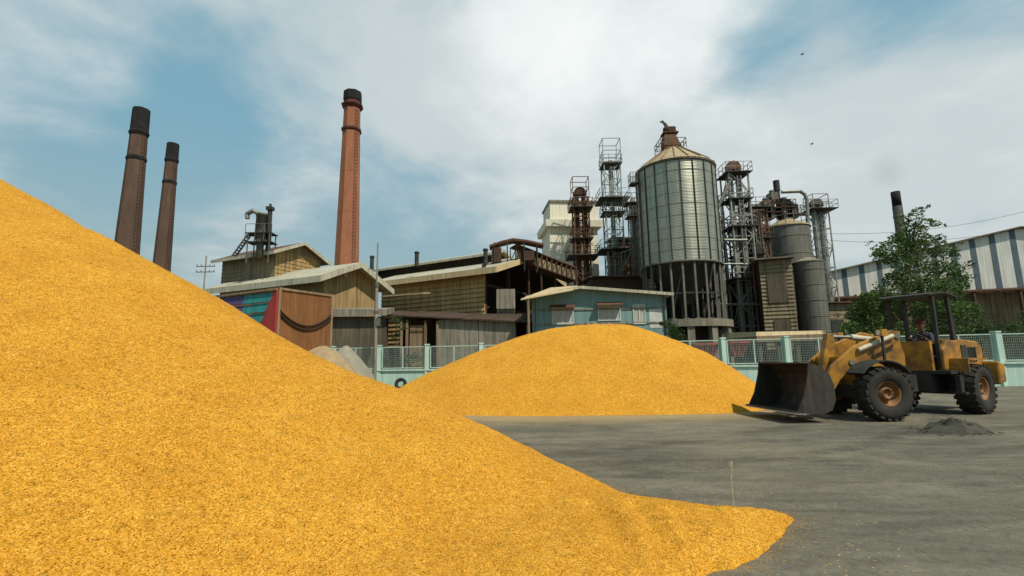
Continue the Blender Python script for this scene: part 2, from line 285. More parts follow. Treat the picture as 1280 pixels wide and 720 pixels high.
MT = dict(
 grain=grainmat(), kernel=kernelmat(), ground=groundmat(), silo=silomat(),
 brick=brickmat('red_brick', (0.33, 0.125, 0.068), (0.40, 0.16, 0.085), (0.28, 0.16, 0.11)),
 brick_dark=brickmat('sooty_brick', (0.105, 0.068, 0.048), (0.135, 0.086, 0.062), (0.11, 0.08, 0.062)),
 soot=wmat('soot_black', (0.010, 0.011, 0.010), (0.022, 0.022, 0.02), 0.95),
 soot_brick=wmat('soot_stained_brick', (0.10, 0.035, 0.025), (0.17, 0.06, 0.04), 0.95, 2.0, dirt=(0.02, 0.018, 0.015), dirt_amt=0.7),
 slat=wmat('tan_sheet_siding', (0.44, 0.27, 0.10), (0.55, 0.38, 0.16), 0.75, 0.6, dirt=(0.13, 0.085, 0.04), dirt_amt=0.7),
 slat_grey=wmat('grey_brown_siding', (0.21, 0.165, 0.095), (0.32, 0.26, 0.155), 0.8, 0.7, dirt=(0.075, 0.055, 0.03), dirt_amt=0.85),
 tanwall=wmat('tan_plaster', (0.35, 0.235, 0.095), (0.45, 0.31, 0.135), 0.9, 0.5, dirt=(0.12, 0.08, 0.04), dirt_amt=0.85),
 fascia=wmat('pale_sheet_roofing', (0.40, 0.38, 0.28), (0.54, 0.51, 0.39), 0.6, 0.7, dirt=(0.20, 0.155, 0.09), dirt_amt=0.6, stripes=(3, 0.25, 0.5)),
 tan_roof=wmat('tan_sheet_roofing', (0.50, 0.39, 0.20), (0.60, 0.48, 0.28), 0.65, 0.8, dirt=(0.28, 0.19, 0.09), dirt_amt=0.5, stripes=(3, 0.25, 0.5)),
 rust_roof=wmat('rusted_roofing', (0.10, 0.048, 0.028), (0.16, 0.075, 0.042), 0.85, 1.0, dirt=(0.04, 0.03, 0.025), dirt_amt=0.6, stripes=(3, 0.25, 0.4)),
 grey_roof=wmat('grey_fibre_roofing', (0.17, 0.155, 0.12), (0.25, 0.225, 0.17), 0.9, 0.8, dirt=(0.08, 0.06, 0.045), dirt_amt=0.6, stripes=(3, 0.3, 0.5)),
 conc=wmat('grey_concrete', (0.23, 0.205, 0.15), (0.32, 0.29, 0.22), 0.95, 0.9, dirt=(0.075, 0.065, 0.05), dirt_amt=0.75),
 conc_dark=wmat('stained_concrete', (0.105, 0.086, 0.055), (0.155, 0.128, 0.083), 0.95, 0.7, dirt=(0.035, 0.03, 0.024), dirt_amt=0.7),
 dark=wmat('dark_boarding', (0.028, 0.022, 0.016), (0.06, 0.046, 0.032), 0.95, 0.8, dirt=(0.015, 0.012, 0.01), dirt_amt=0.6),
 white=wmat('cream_white_paint', (0.74, 0.70, 0.56), (0.82, 0.79, 0.66), 0.8, 0.3, dirt=(0.45, 0.36, 0.22), dirt_amt=0.45),
 rust=wmat('rusty_steel', (0.13, 0.062, 0.034), (0.21, 0.105, 0.056), 0.9, 2.0, 0.1, dirt=(0.04, 0.028, 0.02), dirt_amt=0.7),
 rustdark=wmat('dark_rusted_steel', (0.06, 0.036, 0.024), (0.105, 0.06, 0.038), 0.9, 2.0, 0.1, dirt=(0.022, 0.018, 0.015), dirt_amt=0.6),
 teal=wmat('faded_teal_steel', (0.20, 0.27, 0.24), (0.30, 0.37, 0.33), 0.6, 2.0, 0.15, dirt=(0.12, 0.09, 0.06), dirt_amt=0.5),
 galv=wmat('galvanised_steel', (0.24, 0.25, 0.225), (0.34, 0.35, 0.31), 0.5, 1.5, 0.4, dirt=(0.12, 0.09, 0.06), dirt_amt=0.6),
 steel=wmat('grey_steel', (0.12, 0.12, 0.10), (0.19, 0.18, 0.15), 0.65, 1.5, 0.3, dirt=(0.06, 0.045, 0.03), dirt_amt=0.6),
 steeldark=wmat('dark_steel', (0.030, 0.031, 0.028), (0.06, 0.06, 0.052), 0.7, 1.5, 0.3),
 greytank=wmat('grey_tank_sheet', (0.14, 0.14, 0.115), (0.20, 0.195, 0.16), 0.6, 0.6, 0.35, dirt=(0.065, 0.055, 0.04), dirt_amt=0.6, stripes=(2, 0.2, 0.4)),
 dustroof=wmat('dusty_yellow_sheet', (0.36, 0.28, 0.155), (0.47, 0.38, 0.23), 0.7, 1.0, 0.15, dirt=(0.24, 0.18, 0.1), dirt_amt=0.5, streak=False),
 blue=wmat('pale_blue_paint', (0.165, 0.285, 0.285), (0.215, 0.345, 0.335), 0.85, 0.4, dirt=(0.12, 0.17, 0.15), dirt_amt=0.6),
 paintwhite=wmat('white_window_paint', (0.48, 0.50, 0.45), (0.58, 0.59, 0.53), 0.6, 2.0),
 curtain=wmat('pale_curtain', (0.40, 0.40, 0.34), (0.52, 0.52, 0.45), 0.9, 2.5, stripes=(0, 0.1, 1.0), bump=0.4),
 mint=wmat('pale_mint_paint', (0.45, 0.66, 0.56), (0.55, 0.74, 0.64), 0.8, 0.5, dirt=(0.26, 0.32, 0.26), dirt_amt=0.5),
 mesh=wmat('wire_mesh', (0.20, 0.26, 0.23), (0.28, 0.34, 0.30), 0.6, 2.0, 0.2),
 rail=wmat('pale_green_tube', (0.42, 0.55, 0.46), (0.50, 0.62, 0.54), 0.6, 2.0),
 wood=wmat('grey_weathered_wood', (0.24, 0.165, 0.09), (0.33, 0.24, 0.14), 0.9, 1.2, dirt=(0.09, 0.06, 0.035), dirt_amt=0.7),
 brown=wmat('brown_boards', (0.20, 0.085, 0.028), (0.27, 0.125, 0.045), 0.85, 1.2, dirt=(0.09, 0.04, 0.018), dirt_amt=0.7, stripes=(3, 0.14, 0.6)),
 rope=wmat('dark_rope', (0.03, 0.018, 0.012), (0.05, 0.03, 0.02), 0.95),
 red=wmat('dull_red_paint', (0.36, 0.035, 0.03), (0.44, 0.055, 0.045), 0.6, 1.5, dirt=(0.16, 0.03, 0.025), dirt_amt=0.5),
 darkred=wmat('faded_red_paint', (0.36, 0.055, 0.045), (0.44, 0.08, 0.065), 0.65, 1.2, dirt=(0.11, 0.035, 0.03), dirt_amt=0.6),
 tealslat=wmat('teal_painted_plank', (0.02, 0.22, 0.22), (0.04, 0.30, 0.29), 0.6, 1.5, dirt=(0.02, 0.08, 0.08), dirt_amt=0.5),
 purple=wmat('purple_painted_plank', (0.075, 0.05, 0.16), (0.11, 0.075, 0.2), 0.6, 1.5, dirt=(0.04, 0.03, 0.06), dirt_amt=0.5),
 orange=wmat('worn_orange_paint', (0.35, 0.158, 0.015), (0.46, 0.225, 0.026), 0.5, 1.6, dirt=(0.085, 0.045, 0.02), dirt_amt=0.9, streak=False, spec=0.4),
 rimorange=wmat('dirty_orange_rim', (0.20, 0.085, 0.025), (0.27, 0.12, 0.036), 0.6, 3.0, dirt=(0.14, 0.075, 0.03), dirt_amt=0.7, streak=False),
 rubber=wmat('dusty_rubber', (0.014, 0.014, 0.013), (0.032, 0.030, 0.026), 0.9, 3.0, dirt=(0.07, 0.06, 0.042), dirt_amt=0.4, streak=False),
 bucket=wmat('scraped_bucket_steel', (0.026, 0.023, 0.02), (0.06, 0.052, 0.042), 0.6, 2.2, 0.3, dirt=(0.12, 0.10, 0.075), dirt_amt=0.45),
 edge=wmat('worn_bright_steel', (0.22, 0.21, 0.18), (0.34, 0.32, 0.28), 0.45, 3.0, 0.6),
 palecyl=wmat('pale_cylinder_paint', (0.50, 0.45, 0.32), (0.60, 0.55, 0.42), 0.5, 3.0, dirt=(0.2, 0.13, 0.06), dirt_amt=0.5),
 stripew=wmat('white_wall_sheet', (0.68, 0.68, 0.61), (0.78, 0.77, 0.69), 0.75, 0.4, dirt=(0.34, 0.32, 0.25), dirt_amt=0.5),
 stripeb=wmat('blue_grey_wall_sheet', (0.09, 0.13, 0.15), (0.125, 0.17, 0.19), 0.75, 0.4, dirt=(0.07, 0.085, 0.09), dirt_amt=0.5),
 ash=wmat('grey_canvas', (0.22, 0.205, 0.15), (0.30, 0.28, 0.21), 0.95, 2.0),
 sack=wmat('pale_sackcloth', (0.27, 0.19, 0.10), (0.38, 0.28, 0.16), 0.95, 4.0),
 darkdirt=wmat('dark_sweepings', (0.035, 0.035, 0.026), (0.07, 0.066, 0.048), 0.95, 5.0, bump=0.6),
 bark=wmat('tree_bark', (0.07, 0.055, 0.038), (0.13, 0.10, 0.07), 0.95, 3.0),
 leaf=leafmat('leaf_green', (0.022, 0.050, 0.014), (0.125, 0.205, 0.05)),
 bush=leafmat('bush_green', (0.018, 0.040, 0.010), (0.065, 0.115, 0.03)),
 skin=wmat('brown_skin', (0.20, 0.10, 0.06), (0.24, 0.125, 0.075), 0.6, 5.0),
 cloth=wmat('dark_cloth', (0.016, 0.016, 0.022), (0.035, 0.033, 0.042), 0.9, 6.0),
 cap=wmat('dark_red_cloth', (0.075, 0.02, 0.02), (0.10, 0.03, 0.03), 0.9, 6.0),
 bird=wmat('black_feathers', (0.01, 0.01, 0.01), (0.02, 0.02, 0.02), 0.9, 6.0),
 straw=wmat('dry_stalk', (0.45, 0.36, 0.2), (0.55, 0.45, 0.27), 0.9, 9.0),
)
def glassmat():
    m, N, b = newmat('dark_window_glass'); v = coords(N)
    N.set(b.inputs['Base Color'], N.mix(N.noise(v, 2.0, 3), (0.02, 0.025, 0.025), (0.05, 0.055, 0.05)))
    b.inputs['Roughness'].default_value = 0.12
    return m
MT['glass'] = glassmat()
def lampmat():
    m, N, b = newmat('headlamp_glass'); v = coords(N)
    N.set(b.inputs['Base Color'], N.mix(N.noise(v, 20, 2), (0.5, 0.5, 0.45), (0.7, 0.7, 0.65)))
    b.inputs['Roughness'].default_value = 0.15
    return m
MT['lamp'] = lampmat()

# ------------------------------------------------------------------ mesh building
ORIG = {}
class MB:
    def __init__(s): s.v = []; s.f = []; s.sm = []; s.marks = [(0, 0)]
    def cut(s): s.marks.append((len(s.v), len(s.f))); return s        # the next shapes are a piece of their own
    def add(s, verts, faces, smooth=False):
        b = len(s.v); s.v += [Vector(p) for p in verts]
        s.f += [tuple(b+i for i in f) for f in faces]; s.sm += [smooth]*len(faces)
        return s
    def hexa(s, p):                        # eight corners: bottom 0-3, top 4-7
        return s.add(p, [(0, 3, 2, 1), (4, 5, 6, 7), (0, 1, 5, 4), (1, 2, 6, 5), (2, 3, 7, 6), (3, 0, 4, 7)])
    def box(s, c, size, rz=0.0, ry=0.0):
        x, y, z = [q/2 for q in size]; m = Matrix.Translation(c) @ Matrix.Rotation(rz, 4, 'Z') @ Matrix.Rotation(ry, 4, 'Y')
        return s.hexa([m @ Vector(q) for q in ((-x,-y,-z),(x,-y,-z),(x,y,-z),(-x,y,-z),(-x,-y,z),(x,-y,z),(x,y,z),(-x,y,z))])
    def bar(s, a, b, w, h=None, up=(0, 0, 1)):
        a = Vector(a); b = Vector(b); h = h or w; d = (b-a).normalized(); up = Vector(up)
        if abs(d.dot(up)) > 0.98: up = Vector((0, 1, 0))
        r = d.cross(up).normalized()*(w/2); u = r.cross(d).normalized()*(h/2)
        return s.hexa([a-r-u, a+r-u, b+r-u, b-r-u, a-r+u, a+r+u, b+r+u, b-r+u])
    def tube(s, a, b, r0, r1=None, n=10, cap=True, smooth=True):
        a = Vector(a); b = Vector(b); r1 = r0 if r1 is None else r1; d = (b-a).normalized()
        t = Vector((0, 0, 1)) if abs(d.z) < 0.9 else Vector((1, 0, 0))
        u = d.cross(t).normalized(); w = u.cross(d)
        vs = []
        for c, r in ((a, r0), (b, r1)):
            for i in range(n):
                q = 2*math.pi*i/n; vs.append(c+u*(r*math.cos(q))+w*(r*math.sin(q)))
        s.add(vs, [(i, n+i, n+(i+1) % n, (i+1) % n) for i in range(n)], smooth)
        if cap:
            s.add(vs[:n], [tuple(range(n))]); s.add(vs[n:], [tuple(reversed(range(n)))])
        return s
    def path(s, pts, r, n=8):
        for a, b in zip(pts, pts[1:]): s.tube(a, b, r, n=n)
        for p in pts[1:-1]: s.ball(p, r, n, 5)
        return s
    def ball(s, c, r, n=10, m=6, sc=(1, 1, 1)):
        c = Vector(c); vs = []; fs = []
        for j in range(m+1):
            t = math.pi*j/m
            for i in range(n):
                q = 2*math.pi*i/n
                vs.append(c+Vector((r*sc[0]*math.sin(t)*math.cos(q), r*sc[1]*math.sin(t)*math.sin(q), r*sc[2]*math.cos(t))))
        for j in range(m):
            for i in range(n):
                fs.append((j*n+i, (j+1)*n+i, (j+1)*n+(i+1) % n, j*n+(i+1) % n))
        return s.add(vs, fs, True)
    def lathe(s, c, prof, n=32, smooth=True, rot=None, ph=0.0):
        c = Vector(c); vs = []; fs = []
        for (r, z) in prof:
            for i in range(n):
                q = 2*math.pi*i/n+ph; p = Vector((r*math.cos(q), r*math.sin(q), z))
                vs.append(c+(rot @ p if rot else p))
        for j in range(len(prof)-1):
            for i in range(n):
                fs.append((j*n+i, j*n+(i+1) % n, (j+1)*n+(i+1) % n, (j+1)*n+i))
        return s.add(vs, fs, smooth)
    def prism(s, poly, ext):
        poly = [Vector(p) for p in poly]; ext = Vector(ext); n = len(poly)
        return s.add(poly+[p+ext for p in poly], [tuple(reversed(range(n))), tuple(range(n, 2*n))]+[(i, (i+1) % n, n+(i+1) % n, n+i) for i in range(n)])
    def build(s, name, mat, parent=None, origin=None, fix=True, bevel=0.0):
        o0 = ORIG[parent.name] if parent is not None else Vector(origin or (0, 0, 0))
        me = bpy.data.meshes.new(name)
        me.from_pydata([tuple(p-o0) for p in s.v], [], s.f)
        me.polygons.foreach_set('use_smooth', s.sm)
        me.materials.append(MT[mat] if isinstance(mat, str) else mat)
        if fix:
            bm = bmesh.new(); bm.from_mesh(me)
            bmesh.ops.recalc_face_normals(bm, faces=bm.faces); bm.to_mesh(me); bm.free()
        me.update()
        o = bpy.data.objects.new(name, me); C.objects.link(o)
        if parent is not None: o.parent = parent
        else: o.location = o0
        ORIG[o.name] = o0
        if bevel:
            b = o.modifiers.new('bevel', 'BEVEL'); b.width = bevel; b.segments = 2; b.limit_method = 'ANGLE'
        return o
def builds(m, name, mat, parent):         # one object per piece
    ms = [q for q in m.marks if q[1] < len(m.f)]+[(len(m.v), len(m.f))]; out = []
    for (v0, f0), (v1, f1) in zip(ms, ms[1:]):
        if f1 == f0: continue
        k = MB(); k.v = m.v[v0:v1]; k.f = [tuple(i-v0 for i in f) for f in m.f[f0:f1]]; k.sm = m.sm[f0:f1]
        out.append(k.build(name, mat, parent))
    return out
def tag(o, label=None, cat=None, group=None, kind=None):
    for k, v in (('label', label), ('category', cat), ('group', group), ('kind', kind)):
        if v: o[k] = v
    return o
def thing(name, label, cat, loc=(0, 0, 0), group=None):
    o = bpy.data.objects.new(name, None); C.objects.link(o); o.location = loc; o.empty_display_size = 0.3
    ORIG[o.name] = Vector(loc)
    return tag(o, label, cat, group)
def kids(o): return [c for c in bpy.data.objects if c.parent == o]
def dup(o, parent=None):
    c = o.copy(); C.objects.link(c)
    if parent is not None: c.parent = parent
    ORIG[c.name] = ORIG[o.name]
    for k in kids(o): dup(k, c)
    return c
V = Vector
# ------------------------------------------------------------------ ground
m = MB(); n = 60; S = 1500.0
m.add([(-S, -S, 0), (S, -S, 0), (S, S, 0), (-S, S, 0)], [(0, 1, 2, 3)])
tag(m.build('ground', 'ground'), kind='structure')

# ------------------------------------------------------------------ paddy grain heaps (height fields on a fine grid)
def fbm(x, y, sc, seed, oct=4):
    """cheap value noise on arrays"""
    rs = np.random.RandomState(seed); out = np.zeros_like(x); amp = 1.0; tot = 0
    for k in range(oct):
        T = rs.rand(256, 256); u = x*sc; v = y*sc
        iu = np.floor(u).astype(int); iv = np.floor(v).astype(int); fu = u-iu; fv = v-iv
        fu = fu*fu*(3-2*fu); fv = fv*fv*(3-2*fv)
        g = lambda a, b: T[a % 256, b % 256]
        out += amp*((g(iu, iv)*(1-fu)+g(iu+1, iv)*fu)*(1-fv)+(g(iu, iv+1)*(1-fu)+g(iu+1, iv+1)*fu)*fv-0.5)
        tot += amp; amp *= 0.5; sc *= 2.03
    return out/tot
def heap(name, label, hfun, x0, x1, y0, y1, step, origin):
    nx = int((x1-x0)/step)+1; ny = int((y1-y0)/step)+1
    X, Y = np.meshgrid(np.linspace(x0, x1, nx), np.linspace(y0, y1, ny)); H = hfun(X, Y)
    idx = -np.ones(H.shape, int); keep = H > -0.06
    cell = keep[:-1, :-1] | keep[1:, :-1] | keep[:-1, 1:] | keep[1:, 1:]
    used = np.zeros(H.shape, bool)
    for a in (0, 1):
        for b in (0, 1): used[a:ny-1+a, b:nx-1+b] |= cell
    idx[used] = np.arange(used.sum())
    Hc = np.maximum(H, -0.15)
    vs = np.stack([X[used]-origin[0], Y[used]-origin[1], Hc[used]], 1)
    jj, ii = np.nonzero(cell)
    fs = np.stack([idx[jj, ii], idx[jj, ii+1], idx[jj+1, ii+1], idx[jj+1, ii]], 1)
    me = bpy.data.meshes.new(name); me.from_pydata(vs.tolist(), [], fs.tolist())
    me.polygons.foreach_set('use_smooth', [True]*len(me.polygons)); me.materials.append(MT['grain']); me.update()
    o = bpy.data.objects.new(name, me); C.objects.link(o); o.location = (*origin, 0)
    return tag(o, label, 'grain heap')

RIDGE = [(-75, 178, 10.6), (100, 278, 9.0), (200, 336, 8.4), (300, 404, 7.85), (350, 433, 7.6), (425, 464, 7.25), (500, 489, 6.95), (600, 530, 6.55), (700, 590, 6.2), (762, 631, 5.98)]
RP = [P(*q) for q in RIDGE]
TONGUE = [PG(*q) for q in [(690, 606), (770, 622), (800, 627), (900, 640), (960, 643), (984, 644), (997, 650), (985, 665), (962, 690), (925, 712), (892, 722), (800, 790), (500, 900), (350, 760), (560, 640)]]
GROOVES = [[(792, 642), (812, 660), (828, 682), (836, 705), (838, 740)], [(848, 652), (868, 664), (887, 680), (900, 700)], [(735, 640), (765, 665), (790, 700)]]
GR = [[PG(*q, 0.15) for q in g] for g in GROOVES]
def segd(X, Y, a, b, ky=None):
    dx, dy = b[0]-a[0], b[1]-a[1]; L2 = dx*dx+dy*dy+1e-9
    t = np.clip(((X-a[0])*dx+(Y-a[1])*dy)/L2, 0, 1)
    return np.hypot(X-(a[0]+t*dx), Y-(a[1]+t*dy)), t
def polyd(X, Y, poly):
    d = np.full(X.shape, 1e9); ins = np.zeros(X.shape, bool); n = len(poly)
    for i in range(n):
        a, b = poly[i], poly[(i+1) % n]
        d = np.minimum(d, segd(X, Y, a, b)[0])
        with np.errstate(divide='ignore', invalid='ignore'):
            c = ((a[1] > Y) != (b[1] > Y)) & (X < (b[0]-a[0])*(Y-a[1])/(b[1]-a[1]+1e-12)+a[0])
        ins ^= c
    return np.where(ins, d, -d)
def hnear(X, Y):
    H = np.full(X.shape, -9.0); acc = np.zeros(X.shape); K = 9.0
    for a, b in zip(RP, RP[1:]):
        for t in np.linspace(0, 1, 14, endpoint=False):
            q = a.lerp(b, t); dy = Y-q.y
            dd = np.sqrt((X-q.x)**2+np.where(dy < 0, dy*0.56, dy)**2+0.02)
            acc += np.exp(np.clip(K*(q.z+0.05-0.69*dd), -60, 60))
    H = np.log(acc+1e-30)/K - 0.15
    d = polyd(X, Y, TONGUE)
    d = d+0.10*fbm(X, Y, 2.5, 8)+0.07*fbm(X, Y, 9.0, 9)
    lobe = np.where(d > 0, 0.25*(1-np.exp(-d/0.30)), d*0.6)
    H = np.log(np.exp(np.clip(14*H, -60, 200))+np.exp(np.clip(14*lobe, -60, 200)))/14 - 0.02
    for g in GR:
        dm = np.full(X.shape, 9.0)
        for a, b in zip(g, g[1:]): dm = np.minimum(dm, segd(X, Y, a, b)[0])
        w = np.exp(-(dm/0.10)**2)-0.7*np.exp(-((dm-0.2)/0.10)**2)
        H = H-0.030*w*np.clip((H+0.05)*5, 0, 1)
    amp = np.clip((H+0.06)*4, 0, 1)
    return H+amp*(0.12*fbm(X, Y, 0.6, 1)+0.016*fbm(X, Y, 4.0, 2)+0.020*fbm(X, Y, 13.0, 5, 3))
near_heap = heap('grain_heap', 'huge near heap of golden paddy grain sweeping down to a low tongue on the yard', hnear, -15.0, 4.2, 0.4, 15.0, 0.045, (-4.0, 6.5))
FH = (P(748, 402, 18.4).x, 18.4)
def hfar(X, Y):
    x = X-FH[0]; y = Y-FH[1]
    rx = np.where(x < 0, 8.5, 6.5); ry = np.where(y < 0, 4.15, 6.0)
    ang = np.arctan2(y/ry, x/rx)
    u = np.sqrt((x/rx)**2+(y/ry)**2)*(1+0.03*np.sin(3*ang+1)+0.02*np.sin(7*ang))
    e = 0.62
    H = 3.05*(math.sqrt(1+e*e)-np.sqrt(u*u+e*e))/(math.sqrt(1+e*e)-e)
    H = H-0.14*np.exp(-(u/0.22)**2)
    amp = np.clip((H+0.05)*3, 0, 1)
    return H+amp*(0.20*fbm(X, Y, 0.55, 3)+0.03*fbm(X, Y, 3.0, 4)+0.10*np.clip(1.2-u, 0, 1)*fbm(40+ang*6.0, 5+u*1.2, 1.0, 12, 4))
far_heap = heap('grain_heap', 'broad rounded far heap of golden paddy grain beside the wheel loader bucket', hfar, FH[0]-10, FH[0]+8, FH[1]-6, FH[1]+8, 0.07, FH)

# single kernels: strewn over the near surface and thinning out on the yard round the foot of each heap
def kernels(root, hf, rng, pts, ln=0.0095):
    X, Y = pts; n = len(X); Z = np.maximum(hf(X, Y), 0.0)+0.0015
    a = rng.uniform(0, 2*np.pi, n); b = rng.uniform(-.5, .5, n); s = ln*rng.uniform(.8, 1.2, n)
    u = np.stack([np.cos(a)*np.cos(b), np.sin(a)*np.cos(b), np.sin(b)], 1)*s[:, None]*.5
    w = np.stack([-np.sin(a), np.cos(a), 0*a], 1)*s[:, None]*.19
    k = np.cross(u, w); k = k/np.linalg.norm(k, axis=1)[:, None]*(s*.17)[:, None]
    c = np.stack([X-root.location.x, Y-root.location.y, Z], 1)
    vs = np.stack([c-u, c+u, c-w, c+w, c-k, c+k], 1).reshape(-1, 3)
    f0 = np.array([(0, 2, 5), (2, 1, 5), (1, 3, 5), (3, 0, 5), (2, 0, 4), (1, 2, 4), (3, 1, 4), (0, 3, 4)])
    fs = (f0[None]+np.arange(n)[:, None, None]*6).reshape(-1)
    me = bpy.data.meshes.new('loose_kernels'); me.vertices.add(n*6); me.vertices.foreach_set('co', vs.reshape(-1))
    me.loops.add(len(fs)); me.loops.foreach_set('vertex_index', fs); me.polygons.add(n*8)
    me.polygons.foreach_set('loop_start', np.arange(n*8)*3); me.update(calc_edges=True); me.validate()
    me.materials.append(MT['kernel']); o = bpy.data.objects.new('loose_kernels', me); C.objects.link(o); o.parent = root; o['kind'] = 'stuff'
rg = np.random.RandomState(3)
# on the surface, densest near the viewer
n = 150000; X = rg.uniform(-5.5, 3.4, n); Y = 2.2+6.0*rg.uniform(0, 1, n)**1.6; H = hnear(X, Y); ok = H > 0.0
X, Y, H = X[ok], Y[ok], H[ok]
# round the edge on the ground
n = 300000; X2 = rg.uniform(0, 5, n); Y2 = rg.uniform(2.5, 8.5, n); H2 = hnear(X2, Y2)
ok = (H2 < 0.005) & (rg.uniform(0, 1, n) < 0.8*np.exp(H2/0.06)+0.004)
kernels(near_heap, hnear, rg, (np.concatenate([X, X2[ok]]), np.concatenate([Y, Y2[ok]])))
n = 120000; X2 = rg.uniform(FH[0]-10, FH[0]+8, n); Y2 = rg.uniform(FH[1]-6.5, FH[1]-1, n); H2 = hfar(X2, Y2)
ok = (H2 < 0.01) & (rg.uniform(0, 1, n) < 0.9*np.exp(H2/0.10)+0.01)
kernels(far_heap, hfar, rg, (X2[ok], Y2[ok]), 0.016)
# ------------------------------------------------------------------ buildings
class Frame2:
    """plan frame of a building: corner c, a runs along the gable end, b runs back along the side"""
    def __init__(s, c, th):
        s.c = V((c[0], c[1])); s.g = V((math.cos(th), math.sin(th))); s.s = V((-math.sin(th), math.cos(th))); s.th = th
    def p(s, a, b, z):
        q = s.c+s.g*a+s.s*b
        return V((q.x, q.y, z))
def slab(m, F, a0, z0, a1, z1, b0, b1, t):
    m.hexa([F.p(a0, b0, z0-t), F.p(a1, b0, z1-t), F.p(a1, b1, z1-t), F.p(a0, b1, z0-t), F.p(a0, b0, z0), F.p(a1, b0, z1), F.p(a1, b1, z1), F.p(a0, b1, z0)])
def lapped(m, F, side, t0f, t1f, z0, z1, pitch, proud, at=0.0):
    """lapped horizontal boards on a wall of frame F; side 'a' = gable end (b = at), 'b' = side wall (a = at)"""
    z = z0
    def pt(t, o, zz): return F.p(t, at-o, zz) if side == 'a' else F.p(at-o, t, zz)
    while z < z1-0.02:
        zt = min(z+pitch, z1); a0, a1 = t0f(z), t1f(z); c0, c1 = t0f(zt), t1f(zt)
        if a1-a0 > 0.05 and c1-c0 > 0.0:
            m.hexa([pt(a0, proud, z), pt(a1, proud, z), pt(a1, -0.04, z), pt(a0, -0.04, z), pt(c0, proud*0.15, zt), pt(c1, proud*0.15, zt), pt(c1, -0.04, zt), pt(c0, -0.04, zt)])
        z = zt
def gable(root, F, w, L, ze, zr, z0=0.0, rmat='fascia', oe=0.8, og=0.8, t=0.12, fmat='fascia', fh=0.35, ap=None, roof=True):
    ap = w/2 if ap is None else ap
    sl = (zr-ze)/ap; sr = (zr-ze)/(w-ap)
    m = MB(); slab(m, F, -oe, ze-oe*sl, ap, zr, -og, L+og, t); slab(m, F, ap, zr, w+oe, ze-oe*sr, -og, L+og, t)
    r = m.build('roof', rmat, root)
    f = MB()
    f.hexa([F.p(-oe-.06, -og, ze-oe*sl-fh), F.p(-oe-.003, -og, ze-oe*sl-fh), F.p(-oe-.003, L+og, ze-oe*sl-fh), F.p(-oe-.06, L+og, ze-oe*sl-fh),
            F.p(-oe-.06, -og, ze-oe*sl+.02), F.p(-oe-.003, -og, ze-oe*sl+.02), F.p(-oe-.003, L+og, ze-oe*sl+.02), F.p(-oe-.06, L+og, ze-oe*sl+.02)])
    for (a0, z0_, a1, z1_) in ((-oe-.06, ze-oe*sl, ap, zr), (ap, zr, w+oe, ze-oe*sr)):
        f.hexa([F.p(a0, -og-.07, z0_-fh), F.p(a1, -og-.07, z1_-fh), F.p(a1, -og-.003, z1_-fh), F.p(a0, -og-.003, z0_-fh),
                F.p(a0, -og-.07, z0_+.03), F.p(a1, -og-.07, z1_+.03), F.p(a1, -og-.003, z1_+.03), F.p(a0, -og-.003, z0_+.03)])
    f.build('fascia', fmat, root)
    return r
def wallbox(root, F, w, L, z0, z1, mat, name='wall', peak=None, ap=None):
    m = MB()
    if peak:
        ap = w/2 if ap is None else ap
        poly = [F.p(0, 0, z0), F.p(w, 0, z0), F.p(w, 0, z1), F.p(ap, 0, peak), F.p(0, 0, z1)]
    else: poly = [F.p(0, 0, z0), F.p(w, 0, z0), F.p(w, 0, z1), F.p(0, 0, z1)]
    m.prism(poly, F.p(0, L, 0)-F.p(0, 0, 0))
    return m.build(name, mat, root)
def window(root, F, a, z0, w, h, b=0.0, mat='glass', framemat='paintwhite', hood=None, split=1):
    m = MB(); m.hexa([F.p(a, b-.02, z0), F.p(a+w, b-.02, z0), F.p(a+w, b+.05, z0), F.p(a, b+.05, z0), F.p(a, b-.02, z0+h), F.p(a+w, b-.02, z0+h), F.p(a+w, b+.05, z0+h), F.p(a, b+.05, z0+h)])
    wn = m.build('window', mat, root)
    f = MB(); k = 0.07
    xs = [(a-k, a), (a+w, a+w+k)]+[(a+w*i/(split+1)-k/2, a+w*i/(split+1)+k/2) for i in range(1, split+1)]
    for (p, q) in xs: f.hexa([F.p(p, b-.06, z0), F.p(q, b-.06, z0), F.p(q, b-.004, z0), F.p(p, b-.004, z0), F.p(p, b-.06, z0+h), F.p(q, b-.06, z0+h), F.p(q, b-.004, z0+h), F.p(p, b-.004, z0+h)])
    for (p, q) in ((z0-k, z0), (z0+h, z0+h+k)): f.hexa([F.p(a-k, b-.065, p), F.p(a+w+k, b-.065, p), F.p(a+w+k, b-.004, p), F.p(a-k, b-.004, p), F.p(a-k, b-.065, q), F.p(a+w+k, b-.065, q), F.p(a+w+k, b-.004, q), F.p(a-k, b-.004, q)])
    f.build('frame', framemat, wn)
    if hood:
        g = MB(); g.hexa([F.p(a-.2, b-.55, z0+h+.02), F.p(a+w+.2, b-.55, z0+h+.02), F.p(a+w+.2, b-.004, z0+h+.22), F.p(a-.2, b-.004, z0+h+.22),
                          F.p(a-.2, b-.55, z0+h+.07), F.p(a+w+.2, b-.55, z0+h+.07), F.p(a+w+.2, b-.004, z0+h+.29), F.p(a-.2, b-.004, z0+h+.29)])
        g.build('hood', hood, wn)
    return wn
K = lambda v: (lambda z: v)

